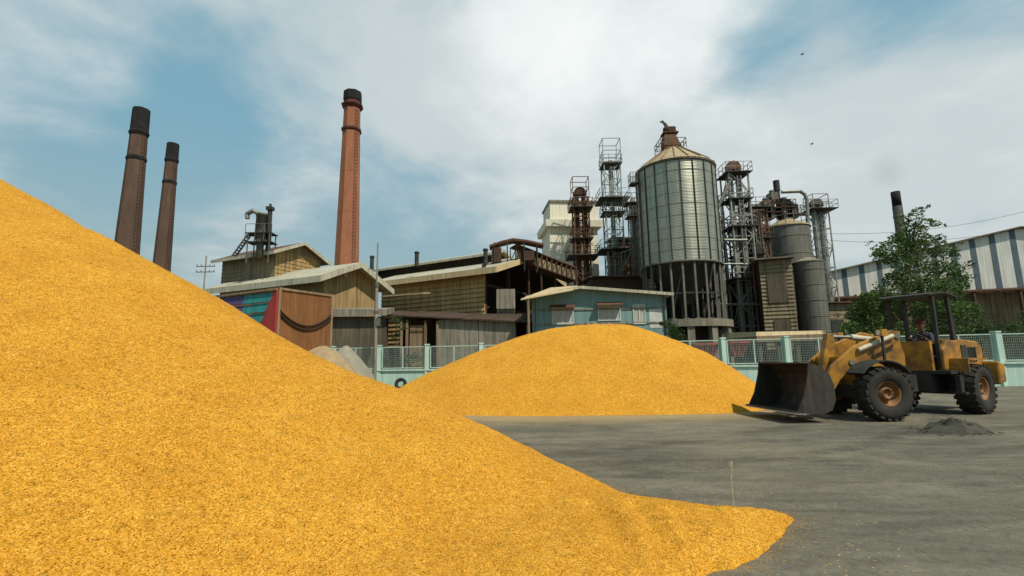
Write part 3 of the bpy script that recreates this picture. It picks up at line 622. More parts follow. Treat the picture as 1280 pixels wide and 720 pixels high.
# ---- left mill with a raised upper storey
c = P(400, 430, 38.0); F1 = Frame2((c.x, c.y), R(65))
ze = zat(*F1.p(0, 0, 0).xy, 341); L1 = reach(F1.c, F1.s, 276, ze); w1 = reach(F1.c, F1.g, 471, ze)
ap = F1.p(w1/2, -.8, 0); zr = zat(ap.x, ap.y, 328)
b1 = thing('mill_building', 'tan sheet-clad mill with stepped gable roofs behind the brown cargo truck', 'building', (c.x, c.y, 0))
wallbox(b1, F1, w1, L1, 0, ze, 'conc_dark', 'wall')
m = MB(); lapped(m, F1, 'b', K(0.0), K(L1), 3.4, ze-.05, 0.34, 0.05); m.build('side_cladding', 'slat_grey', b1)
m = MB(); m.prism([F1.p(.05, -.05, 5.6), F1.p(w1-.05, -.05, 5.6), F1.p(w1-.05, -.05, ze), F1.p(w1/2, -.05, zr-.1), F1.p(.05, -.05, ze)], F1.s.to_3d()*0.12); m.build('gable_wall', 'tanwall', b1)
m = MB(); m.hexa([F1.p(-.1, -1.1, 5.1), F1.p(w1, -1.1, 5.1), F1.p(w1, -.06, 5.1), F1.p(-.1, -.06, 5.1), F1.p(-.1, -1.1, 5.55), F1.p(w1, -1.1, 5.55), F1.p(w1, -.06, 5.62), F1.p(-.1, -.06, 5.62)]); m.build('concrete_ledge', 'conc', b1)
gable(b1, F1, w1, L1, ze, zr, fh=0.48, oe=1.2, og=1.0)
m = MB(); m.ball(F1.p(w1*.35, -.2, zr-1.2), .16); m.build('lamp', 'palecyl', b1)
# upper storey
_c = P(343, 340, 42.0); F1u = Frame2((_c.x, _c.y), R(65)); cu = F1u.p(0, 0, 0); w1u = reach(F1u.c, F1u.g, 399, 9)
zeu = zat(cu.x, cu.y, 312); pa = F1u.p(w1u/2, -.6, 0); zru = zat(pa.x, pa.y, 303); L1u = reach(F1u.c, F1u.s, 279, zeu)
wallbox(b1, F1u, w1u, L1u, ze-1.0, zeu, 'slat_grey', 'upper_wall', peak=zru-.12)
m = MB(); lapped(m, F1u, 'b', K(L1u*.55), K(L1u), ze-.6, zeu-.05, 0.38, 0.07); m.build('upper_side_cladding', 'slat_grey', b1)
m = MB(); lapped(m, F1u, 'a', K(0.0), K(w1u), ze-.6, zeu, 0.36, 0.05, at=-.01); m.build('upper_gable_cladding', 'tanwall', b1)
gable(b1, F1u, w1u, L1u, zeu, zru, fh=0.28, oe=0.7, og=0.7, rmat='rust_roof')
# dark lean-to in front of the left mill
c2 = P(404, 430, 33.8); FL = Frame2((c2.x, c2.y), R(4)); wl = reach(FL.c, FL.g, 477, 4)
an = thing('lean_to_shed', 'dark grey concrete lean-to with a pale edge beam beside the brown cargo truck', 'shed', (c2.x, c2.y, 0))
zt = zat(c2.x, c2.y, 396)
wallbox(an, FL, wl, 2.6, 0, zt, 'conc_dark')
m = MB(); m.hexa([FL.p(-.3, -.5, zt+.01), FL.p(wl+.4, -.5, zt+.01), FL.p(wl+.4, 2.7, zt+.5), FL.p(-.3, 2.7, zt+.5), FL.p(-.3, -.5, zt+.55), FL.p(wl+.4, -.5, zt+.45), FL.p(wl+.4, 2.7, zt+.9), FL.p(-.3, 2.7, zt+.9)]); m.build('roof', 'conc', an)

# ---- roof-top dust cyclone on the left mill
def cyclone():
    Y = 41.5; base = P(325, 308, Y); k = Y/600.0; zb = base.z-1.0
    t = thing('dust_cyclone', 'rooftop dust cyclone with a bent duct and ladder on the left mill', 'cyclone', (base.x, base.y, zb))
    top = P(326, 266, Y).z; c = V((base.x, base.y, 0))
    m = MB(); m.lathe(c, [(.0, zb), (.30, zb), (.30, zb+1.0), (.46, zb+1.9), (.46, top-.3), (.5, top-.3), (.5, top-.1), (.0, top)], 16); m.build('body', 'steel', t)
    m = MB(); a = P(334, 262, Y); m.tube((c.x+.6, c.y+.2, zb), (c.x+.6, c.y+.2, a.z), .2, n=10); m.box((c.x+.6, c.y+.2, a.z+.15), (.55, .55, .3)); m.tube((c.x+.6, c.y+.2, a.z), (c.x+.6, c.y+.2, a.z+.6), .1); m.build('exhaust_pipe', 'steeldark', t)
    m = MB(); q = P(309, 268, Y); m.path([V((c.x-.1, c.y-.2, top-.2)), V((c.x-.7, c.y-.2, top+.15)), V((q.x, q.y, q.z+.05)), V((q.x+.05, q.y, q.z-.4))], .2); m.build('duct', 'galv', t)
    m = MB()
    for zz in (zb+1.3, zb+2.1): m.box((c.x+.1, c.y, zz), (2.3, 1.3, .07))
    m.build('platform', 'steeldark', t)
    m = MB()
    for zz in (zb+1.3, zb+2.1):
        for dx in (-1.05, -.2, .6, 1.25):
            m.tube((c.x+dx, c.y-.6, zz), (c.x+dx, c.y-.6, zz+.8), .03, n=5)
        m.tube((c.x-1.05, c.y-.6, zz+.8), (c.x+1.25, c.y-.6, zz+.8), .03, n=5)
    m.build('railing', 'steel', t)
    m = MB(); s0 = P(300, 314, Y); m.bar((s0.x-.2, c.y-.7, zb+.1), (c.x-.8, c.y-.7, zb+1.9), .1); m.bar((s0.x-.2, c.y-.2, zb+.1), (c.x-.8, c.y-.2, zb+1.9), .1)
    for i in range(9):
        q = (V((s0.x-.2, c.y-.45, zb+.1))).lerp(V((c.x-.8, c.y-.45, zb+1.9)), i/8); m.box(q, (.25, .5, .05))
    m.build('stair', 'steel', t)
    m = MB()
    for dx, dy in ((-.8, .5), (-.8, -.6), (1.1, -.6), (1.1, .5)): m.cut().bar((c.x+dx, c.y+dy, zb-.6), (c.x+dx, c.y+dy, zb+2.1), .08)
    builds(m, 'support_post', 'steel', t)
cyclone()

# ---- middle mill with long lapped wall, monitor roof and an open dark gable bay
c = P(606, 420, 42.0); F2 = Frame2((c.x, c.y), R(60))
ze2 = zat(*F2.c, 334); L2 = reach(F2.c, F2.s, 478, ze2); w2 = reach(F2.c, F2.g, 692, ze2)
b2 = thing('mill_building', 'long mill with a golden brown lapped wall and an open dark gable bay', 'building', (c.x, c.y, 0))
pa = F2.p(w2*.42, -1.6, 0); zr2 = zat(pa.x, pa.y, 319)
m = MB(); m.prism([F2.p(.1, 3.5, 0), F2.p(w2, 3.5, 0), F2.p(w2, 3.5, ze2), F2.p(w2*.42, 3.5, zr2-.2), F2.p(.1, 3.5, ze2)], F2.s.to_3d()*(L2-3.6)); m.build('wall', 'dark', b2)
m = MB(); lapped(m, F2, 'b', K(-.05), K(L2), 3.0, ze2-.02, 0.42, 0.14); m.build('side_cladding', 'slat', b2)
m = MB()
for a in (0.15, w2*.3, w2*.58, w2*.8, w2-.1): m.cut().box(F2.p(a, .1, ze2/2+.2), (.3, .3, ze2+.2), F2.th)
for z in (4.2, 6.3, 8.3): m.cut().bar(F2.p(.1, .1, z), F2.p(w2, .1, z), .18)
builds(m, 'bay_beam', 'rustdark', b2)
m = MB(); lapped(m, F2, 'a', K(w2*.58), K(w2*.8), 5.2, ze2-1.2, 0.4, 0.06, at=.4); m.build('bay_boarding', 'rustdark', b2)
gable(b2, F2, w2, L2, ze2, zr2, fh=0.50, oe=0.9, og=1.8, ap=w2*.42, fmat='tan_roof', rmat='fascia')
sl_ = (zr2-ze2)/(w2*.42); sr_ = (zr2-ze2)/(w2*.58)
m = MB(); slab(m, F2, -.85, ze2-.85*sl_-.14, w2*.42, zr2-.14, -1.7, 3.4, .05); slab(m, F2, w2*.42, zr2-.14, w2+.85, ze2-.85*sr_-.14, -1.7, 3.4, .05); m.build('underside_shade_slab', 'dark', b2)  # dark slabs added so the roof underside reads as shade
# monitor roof along the ridge
F2m = Frame2(F2.p(w2*.42-1.9, 2.2, 0).xy, R(60)); pm = F2m.p(0, 0, 0); zem = zat(pm.x, pm.y, 316); pr = F2m.p(1.9, -.5, 0); zrm = zat(pr.x, pr.y, 312.5)
wallbox(b2, F2m, 3.8, L2+3, ze2, zem, 'dark', 'monitor_wall', peak=zrm-.15)
gable(b2, F2m, 3.8, L2+3, zem, zrm, fh=0.22, oe=0.7, og=0.6, rmat='fascia', fmat='fascia')
m = MB()
for px, py in ((465, 326), (521, 321), (607, 318)):
    q = P(px, py, 41.5+(606-px)*.05); m.cut().tube(q-V((0, 0, .9)), q+V((0, 0, .35)), .2, n=10); m.ball(q+V((0, 0, .4)), .27, 10, 5, (1, 1, .6))
builds(m, 'roof_vent', 'steeldark', b2)
m = MB(); q = P(480, 368, 42); e = P(530, 364, 39.5)
m.hexa([q+V((0, -.6, -.3)), e+V((0, -.6, -.3)), e+V((.3, 1.4, 0)), q+V((0, 1.4, 0)), q+V((0, -.6, -.2)), e+V((0, -.6, -.2)), e+V((.3, 1.4, .1)), q+V((0, 1.4, .1))]); m.build('awning', 'tan_roof', b2)
# pale hopper in the open bay
q = P(633, 420, 42.2)
hop = thing('steel_hopper', 'pale dusty steel hopper on legs in the open dark gable bay', 'hopper', (q.x, q.y, 0))
zt = zat(q.x, q.y, 363); zb = zat(q.x, q.y, 394)
m = MB(); m.lathe((q.x, q.y, 0), [(0, zt+.1), (1.15, zt), (1.15, zb+.5), (.35, zb-.5), (0, zb-.5)], 4, False, ph=R(45)); m.build('bin', 'conc', hop)
m = MB()
for dx in (-.7, .7):
    for dy in (-.7, .7): m.cut().bar((q.x+dx, q.y+dy, 0), (q.x+dx, q.y+dy, zb+.5), .14)
builds(m, 'leg', 'rustdark', hop)

# ---- long low lean-to between the mills and the fence
Yl = 36.0; a0 = P(474, 430, Yl); a1 = P(690, 430, 34.6)
th = math.atan2(a1.y-a0.y, a1.x-a0.x); FS = Frame2((a0.x, a0.y), th); Ls = (a1-a0).length
sh = thing('lean_to_shed', 'long low lean-to with dark openings, timber door and grey wall behind the mint fence', 'shed', (a0.x, a0.y, 0))
zl = zat(a0.x, a0.y, 394)
m = MB()
for i in range(6):
    p0, p1 = Ls*i/6, Ls*(i+1)/6; dz0 = -0.16*i; dz1 = dz0-.13
    m.hexa([FS.p(p0-.05, -.35, zl-.05+dz0), FS.p(p1, -.35, zl-.05+dz1), FS.p(p1, 5.0, zl+.75+dz1), FS.p(p0-.05, 5.0, zl+.75+dz0), FS.p(p0-.05, -.35, zl+.05+dz0), FS.p(p1, -.35, zl+.05+dz1), FS.p(p1, 5.0, zl+.88+dz1), FS.p(p0-.05, 5.0, zl+.88+dz0)])
m.build('roof', 'rustdark', sh)
m = MB(); m.hexa([FS.p(0, 4.4, 0), FS.p(Ls, 4.4, 0), FS.p(Ls, 4.6, 0), FS.p(0, 4.6, 0), FS.p(0, 4.4, zl+.5), FS.p(Ls, 4.4, zl+.2), FS.p(Ls, 4.6, zl+.2), FS.p(0, 4.6, zl+.5)]); m.build('back_wall', 'conc_dark', sh)
xa = reach(FS.c, FS.g, 548, 3); xb = reach(FS.c, FS.g, 598, 3); xc = reach(FS.c, FS.g, 645, 3)
for i, (p, q) in enumerate(((xa, xb-.02), (xb+.02, xc))):
    m = MB(); m.hexa([FS.p(p, 0, 0), FS.p(q, 0, 0), FS.p(q, .2, 0), FS.p(p, .2, 0), FS.p(p, 0, zl-.45-.1*i), FS.p(q, 0, zl-.5-.1*i), FS.p(q, .2, zl-.5-.1*i), FS.p(p, .2, zl-.45-.1*i)]); m.build('front_wall', ('tanwall', 'conc')[i] if i else 'conc', sh)
m = MB()
for px in (476, 502, 509, 532, 547, 660):
    a = reach(FS.c, FS.g, px, 3); m.cut().box(FS.p(a, -.06, (zl-.3-.06*a)/2), (.16, .16, zl-.3-.06*a), th)
builds(m, 'post', 'wood', sh)
xd = reach(FS.c, FS.g, 512, 3); xe = reach(FS.c, FS.g, 531, 3); zd = zat(*FS.p(xd, 0, 0).xy, 407)
m = MB(); m.hexa([FS.p(xd, .02, 0), FS.p(xe, .02, 0), FS.p(xe, .12, 0), FS.p(xd, .12, 0), FS.p(xd, .02, zd), FS.p(xe, .02, zd), FS.p(xe, .12, zd), FS.p(xd, .12, zd)])
for k in (0.35, .65): 
    for zz in (1.2, zd-.5): m.hexa([FS.p(xd, -.02, zz), FS.p(xe, -.02, zz), FS.p(xe, .017, zz), FS.p(xd, .017, zz), FS.p(xd, -.02, zz+.14), FS.p(xe, -.02, zz+.14), FS.p(xe, .017, zz+.14), FS.p(xd, .017, zz+.14)])
m.build('door', 'wood', sh)
m = MB(); p0 = xd-.9
m.hexa([FS.p(p0, 1.0, 0), FS.p(xd-.2, 1.0, 0), FS.p(xd-.2, 1.1, 0), FS.p(p0, 1.1, 0), FS.p(p0, 1.0, zl-.9), FS.p(xd-.2, 1.0, zl-.9), FS.p(xd-.2, 1.1, zl-.9), FS.p(p0, 1.1, zl-.9)]); m.build('inner_boarding', 'dark', sh)

# ---- small arched canopy above the middle mill roof
Y = 44.0; q = P(646, 318, Y)
cn = thing('roof_canopy', 'small dark curved canopy on thin posts above the middle mill roof', 'canopy', (q.x, q.y, q.z-.8))
pts = [P(px, py, Y) for px, py in ((612, 308), (626, 303), (641, 299.5), (658, 301.5), (679, 306))]
m = MB()
for a, b in zip(pts, pts[1:]): m.hexa([a+V((0, -.6, -.2)), b+V((0, -.6, -.2)), b+V((0, .9, -.2)), a+V((0, .9, -.2)), a+V((0, -.6, 0)), b+V((0, -.6, 0)), b+V((0, .9, 0)), a+V((0, .9, 0))])
m.build('roof_sheet', 'rust_roof', cn)
for px in (618, 634, 655, 671):
    m = MB(); t0 = P(px, 304, Y); m.bar((t0.x, Y-.5, q.z-1.6), (t0.x, Y-.5, t0.z-.05), .10); m.cut().bar((t0.x, Y+.8, q.z-1.6), (t0.x, Y+.8, t0.z-.05), .10); builds(m, 'post', 'steeldark', cn)
m = MB(); m.box((q.x-1.9, Y, q.z-.1), (.9, .9, 1.4)); m.cut().box((q.x+1.1, Y, q.z-.2), (1.1, .9, .9)); builds(m, 'machine', 'rustdark', cn)

# ---- inclined conveyor gallery running down from the canopy
A = P(642, 325, 44.5); B = P(716, 352, 47.0)
cv = thing('conveyor_gallery', 'rusty inclined conveyor gallery sloping down from the roof canopy to the blue house', 'conveyor', tuple(B-V((0, 0, 1))))
m = MB(); m.bar(A, B, 1.5, 0.12); m.build('floor', 'rustdark', cv)
m = MB(); m.bar(A+V((0, 0, 1.35)), B+V((0, 0, 1.25)), 1.7, 0.1); m.build('roof', 'rust_roof', cv)
d = (B-A).normalized(); r = d.cross(V((0, 0, 1))).normalized()*.75
m = MB()
for s_ in (-1, 1):
    m.cut()
    for i in range(13):
        q = A.lerp(B, i/12)+r*s_; m.bar(q, q+V((0, 0, 1.3)), .09)
        if i < 12: m.bar(q, A.lerp(B, (i+1)/12)+r*s_+V((0, 0, 1.25)), .07)
builds(m, 'lattice', 'rustdark', cv)
m = MB()
m.hexa([A+r*.9+V((0, 0, .1)), B+r*.9+V((0, 0, .1)), B+r*.85+V((0, 0, .1)), A+r*.85+V((0, 0, .1)), A+r*.9+V((0, 0, .85)), B+r*.9+V((0, 0, .85)), B+r*.85+V((0, 0, .85)), A+r*.85+V((0, 0, .85))])
m.build('side_boarding', 'slat_grey', cv)
m = MB()
for k in (.35, .8):
    q = A.lerp(B, k)
    for s_ in (-1, 1): m.cut().bar((q.x+s_*.6, q.y, 0), (q.x+s_*.6, q.y, q.z), .16)
builds(m, 'trestle_leg', 'rustdark', cv)

# ---- pale blue office house
c = P(666, 420, 33.6); FB = Frame2((c.x, c.y), R(-2)); wB = reach(FB.c, FB.g, 833, 5)
bl = thing('office_house', 'pale blue two-storey office house with hooded windows behind the far grain heap', 'house', (c.x, c.y, 0))
zeb = zat(c.x, c.y, 370.5); pa = FB.p(wB*.36, -.5, 0); zrb = zat(pa.x, pa.y, 358); 
wallbox(bl, FB, wB, 8, 0, zeb, 'blue', peak=zrb-.1, ap=wB*.36)
gable(bl, FB, wB, 8, zeb, zrb, fh=.17, oe=.4, og=.55, ap=wB*.36, rmat='tan_roof', fmat='fascia', t=.1)
for (x0, x1, y0, y1) in ((691.5, 716, 386, 404), (749, 775, 383, 400)):
    a = reach(FB.c, FB.g, x0, 4); b = reach(FB.c, FB.g, x1, 4); q = FB.p(a, 0, 0)
    za = zat(q.x, q.y, y1); zb = zat(q.x, q.y, y0); window(bl, FB, a, za, b-a, zb-za, mat='curtain', hood='rust_roof')
a = reach(FB.c, FB.g, 793, 4); b = reach(FB.c, FB.g, 806, 4); q = FB.p(a, 0, 0); za = zat(q.x, q.y, 404); zb = zat(q.x, q.y, 382)
window(bl, FB, a, za, b-a, zb-za, mat='curtain')
m = MB()
for (z, h) in ((zat(*FB.c, 389), .1), (zat(*FB.c, 407), .12)):
    m.cut().hexa([FB.p(0, -.06, z), FB.p(wB, -.06, z), FB.p(wB, -.003, z), FB.p(0, -.003, z), FB.p(0, -.06, z+h), FB.p(wB, -.06, z+h), FB.p(wB, -.003, z+h), FB.p(0, -.003, z+h)])
builds(m, 'string_course', 'conc', bl)
a = reach(FB.c, FB.g, 812, 4); b = reach(FB.c, FB.g, 828, 4); q = FB.p(a, 0, 0); za = zat(q.x, q.y, 410); zb = zat(q.x, q.y, 385)
m = MB(); m.hexa([FB.p(a, -.02, za), FB.p(b, -.02, za), FB.p(b, .05, za), FB.p(a, .05, za), FB.p(a, -.02, zb), FB.p(b, -.02, zb), FB.p(b, .05, zb), FB.p(a, .05, zb)]); m.build('door', 'paintwhite', bl)
m = MB(); m.tube(FB.p(.2, -.08, 0), FB.p(.2, -.08, zeb-.2), .05, n=6); m.cut().tube(FB.p(wB-.15, -.08, 0), FB.p(wB-.15, -.08, zeb-.2), .05, n=6); builds(m, 'downpipe', 'steel', bl)
# sloping tan porch roof left of the blue house
A = P(651, 373.5, 31.0); B = P(722, 360, 33.0)
po = thing('porch_roof', 'pale tan sloping sheet roof jutting left of the blue house gable', 'roof', (A.x, A.y+1, 0))
m = MB(); Bt = B+V((0, 2.2, .75)); At = A+V((.2, 2.2, .55))
q0, q1, q2, q3 = A, P(716, 361.5, 32.2), P(722, 357, 34.6), P(688, 359.5, 35.2); dn = V((0, 0, .09))
m.hexa([q0-dn, q1-dn, q2-dn, q3-dn, q0, q1, q2, q3]); m.build('roof_sheet', 'tan_roof', po)
for q in (A+V((.5, .3, 0)), A.lerp(q3, .7)):
    m = MB(); m.bar((q.x, q.y, 0), (q.x, q.y, q.z-.02), .14); m.build('post', 'wood', po)

# ---- cream white tower block
Y = 60.0; FW = Frame2(P(690, 400, Y).xy, R(6)); ww = reach(FW.c, FW.g, 748, 15)
wb = thing('tower_block', 'cream white tower block with a projecting ledge behind the rusty elevator', 'building', (FW.c.x, FW.c.y, 0))
z1 = zat(*FW.c, 284); z2 = zat(*FW.c, 276); z3 = zat(*FW.c, 250)
wallbox(wb, FW, ww, 6, 0, z1, 'white')
m = MB(); m.hexa([FW.p(-.5, -.6, z1+.003), FW.p(ww+.5, -.6, z1+.003), FW.p(ww+.5, 6.4, z1+.003), FW.p(-.5, 6.4, z1+.003), FW.p(-.6, -.7, z2), FW.p(ww+.6, -.7, z2), FW.p(ww+.6, 6.5, z2), FW.p(-.6, 6.5, z2)]); m.build('ledge', 'white', wb)
m = MB(); a = .3; m.hexa([FW.p(a, .8, z2+.003), FW.p(ww+.4, .8, z2+.003), FW.p(ww+.4, 6, z2+.003), FW.p(a, 6, z2+.003), FW.p(a, .8, z3), FW.p(ww+.4, .8, z3), FW.p(ww+.4, 6, z3), FW.p(a, 6, z3)]); m.build('upper_wall', 'white', wb)
m = MB(); m.hexa([FW.p(a-.15, .6, z3+.003), FW.p(ww+.6, .6, z3+.003), FW.p(ww+.6, 6.2, z3+.003), FW.p(a-.15, 6.2, z3+.003), FW.p(a-.15, .6, z3+.25), FW.p(ww+.6, .6, z3+.25), FW.p(ww+.6, 6.2, z3+.25), FW.p(a-.15, 6.2, z3+.25)]); m.build('roof', 'conc', wb)
for i in range(5):
    m = MB(); zz = zat(*FW.c, 292+i*11); m.box(FW.p(ww/2-.3, -.02, zz), (ww*.9, .08, .06), FW.th); m.build('panel_joint', 'white', wb)

# ---- dark low buildings filling behind the silo and the elevators
def lowblock(x0, x1, ytop, Y, dep, mat, label, th=0.0, rmat='rust_roof'):
    F = Frame2(P(x0, 420, Y).xy, th); z = zat(*F.c, ytop); w = reach(F.c, F.g, x1, z*.7)
    t = thing('machinery_shed', label, 'shed', (F.c.x, F.c.y, 0))
    wallbox(t, F, w, dep, 0, z-.3, mat)
    m = MB(); lapped(m, F, 'a', K(.02), K(w-.02), 2.2, z-.32, .45, .06, at=-.01); m.build('cladding', mat, t)
    m = MB(); m.hexa([F.p(-.3, -.5, z-.29), F.p(w+.3, -.5, z-.29), F.p(w+.3, dep+.3, z+.2), F.p(-.3, dep+.3, z+.2), F.p(-.3, -.5, z-.15), F.p(w+.3, -.5, z-.15), F.p(w+.3, dep+.3, z+.35), F.p(-.3, dep+.3, z+.35)]); m.build('roof', rmat, t)
    m = MB(); n = max(1, int(w/2.5))
    for i in range(n): m.cut().box(F.p((i+.5)*w/n, -.08, z*.62), (w/n*.45, .06, z*.2), th)
    builds(m, 'opening', 'steeldark', t)
    return t
lowblock(742, 812, 344, 50.0, 7, 'rustdark', 'rust brown machinery shed between the blue house roof and the big silo')
lowblock(772, 800, 296, 55.0, 4, 'rust', 'tall narrow brown machine room left of the big silo', rmat='grey_roof')
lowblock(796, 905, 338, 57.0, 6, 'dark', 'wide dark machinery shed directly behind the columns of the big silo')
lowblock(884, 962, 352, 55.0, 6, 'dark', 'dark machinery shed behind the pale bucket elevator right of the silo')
lowblock(1030, 1100, 376, 50.0, 6, 'slat_grey', 'low brown boarded shed under the striped warehouse gable')
# ------------------------------------------------------------------ brick chimneys
def chimney(label, base, top, Y, d0, d1, mat, n=8, capcol='soot', rings=((.905, 1.22),), cap_frac=.085, group=None, flare=1.15):
    """base/top: photo pixels of the axis; d0/d1: width in pixels near the roofline / under the cap"""
    T = P(top[0], top[1], Y); B = P(base[0], base[1], Y); k = Y/FPX*Y/math.hypot(T.x, Y)
    x, y = T.x, T.y; H = T.z; zb = B.z
    r1 = d1*k/2; r0 = d0*k/2; sl = (r0-r1)/(H-zb); rb = r0+sl*zb
    t = thing('brick_chimney', label, 'chimney', (x, y, 0))
    rad = lambda z: rb-(rb-r1)*z/H
    m = MB(); hc = H*(1-cap_frac)
    m.lathe((x, y, 0), [(rb*1.0, 0), (rad(hc), hc)], n, False, ph=R(22.5+11)); m.build('shaft', mat, t)
    m = MB(); rr = rad(hc)
    m.lathe((x, y, 0), [(rr, hc+.003), (rr*flare, hc+.012*H), (rr*(flare+.02), hc+.016*H), (rr*1.05, hc+.022*H), (rr*1.0, H), (rr*.7, H), (rr*.7, hc+.02*H)], n, False, ph=R(22.5+11)); m.build('cap', capcol, t)
    m = MB()
    for f in (.33, .55, .7):
        if min(abs(f-q[0]) for q in rings) < .04: continue
        z = H*f; rr = rad(z); m.cut().lathe((x, y, 0), [(rr*1.002, z-.05), (rr*1.010, z-.045), (rr*1.010, z+.045), (rr*1.002, z+.05)], n, False, ph=R(22.5+11))
    builds(m, 'iron_band', mat, t)
    m = MB(); an = math.atan2(-y, -x)+.5; ux, uy = math.cos(an), math.sin(an); px_, py_ = -uy, ux
    for s in (-.22, .22): m.bar((x+ux*(rad(0)+.25)+px_*s, y+uy*(rad(0)+.25)+py_*s, 0), (x+ux*(rad(hc)+.25)+px_*s, y+uy*(rad(hc)+.25)+py_*s, hc), .05)
    z = .5
    while z < hc: m.bar((x+ux*(rad(z)+.25)-px_*.22, y+uy*(rad(z)+.25)-py_*.22, z), (x+ux*(rad(z)+.25)+px_*.22, y+uy*(rad(z)+.25)+py_*.22, z), .035); z += .6
    m.build('ladder', 'rustdark', t)
    for (f, kx) in rings:
        m = MB(); z = H*f; rr = rad(z); m.lathe((x, y, 0), [(rr*1.003, z-.35), (rr*kx, z-.05), (rr*kx, z+.25), (rr*1.003, z+.45)], n, False, ph=R(22.5+11)); m.build('ring', 'soot_brick' if capcol == 'soot_brick' else 'soot', t)
    return t
ch = chimney('tall red brick chimney standing alone between the two mills', (431, 322), (441, 119), 78.0, 32, 22, 'brick', capcol='soot_brick', rings=((.86, 1.16),), cap_frac=.058, flare=1.32)
m = MB(); o = ORIG[ch.name]; T = P(441, 119, 78); m.lathe((o.x, o.y, 0), [(1.45, T.z-1.3), (1.60, T.z-1.2), (1.56, T.z+.4), (.9, T.z+.45), (.9, T.z-.2)], 8, False, ph=R(33.5)); m.build('soot_crown', 'soot', ch)
chimney('thicker and nearer of the two sooty dark brick chimneys behind the near grain heap', (158, 296), (177, 137), 72.0, 34, 23, 'brick_dark', rings=((.80, 1.08),), cap_frac=.11)
chimney('slimmer and farther of the two sooty dark brick chimneys behind the near grain heap', (200.5, 325), (216.5, 180), 88.0, 24, 16, 'brick_dark', rings=((.82, 1.08),), cap_frac=.09)
# steel stack on the right
T = P(1119, 240, 80); k = 80/FPX
st = thing('steel_stack', 'slender dark steel chimney stack rising behind the green tree', 'chimney', (T.x, T.y, 0))
m = MB(); m.lathe((T.x, T.y, 0), [(.72, 0), (.72, T.z-2.6), (.6, T.z-2.6)], 20); m.build('shaft', 'steeldark', st)
m = MB(); m.lathe((T.x, T.y, 0), [(.6, T.z-2.597), (.68, T.z-2.59), (.68, T.z), (.55, T.z), (.55, T.z-2)], 20); m.build('tip', 'soot', st)
m = MB()
for f in (.35, .6, .85): m.lathe((T.x, T.y, 0), [(.725, T.z*f-.1), (.8, T.z*f-.1), (.8, T.z*f+.1), (.725, T.z*f+.1)], 20)
m.build('flange', 'steel', st)

# ------------------------------------------------------------------ lattice towers and bucket elevators
def ladder(m, a, z0, z1, w=.4, ax=(1, 0, 0)):
    a = V(a); ax = V(ax)
    for s in (-1, 1): m.bar((a.x+ax.x*s*w/2, a.y+ax.y*s*w/2, z0), (a.x+ax.x*s*w/2, a.y+ax.y*s*w/2, z1), .06)
    z = z0+.3
    while z < z1: m.bar(V((a.x, a.y, z))-ax*w/2, V((a.x, a.y, z))+ax*w/2, .04); z += .45
def railing(m, x, y, z, hx, hy, h=1.05, r=.035):
    pts = [(x-hx, y-hy), (x+hx, y-hy), (x+hx, y+hy), (x-hx, y+hy)]
    for i in range(4):
        a, b = pts[i], pts[(i+1) % 4]
        for k in range(3):
            q = (a[0]+(b[0]-a[0])*k/3, a[1]+(b[1]-a[1])*k/3); m.tube((*q, z), (*q, z+h), r, n=5)
        for zz in (h*.5, h): m.tube((*a, z+zz), (*b, z+zz), r, n=5)
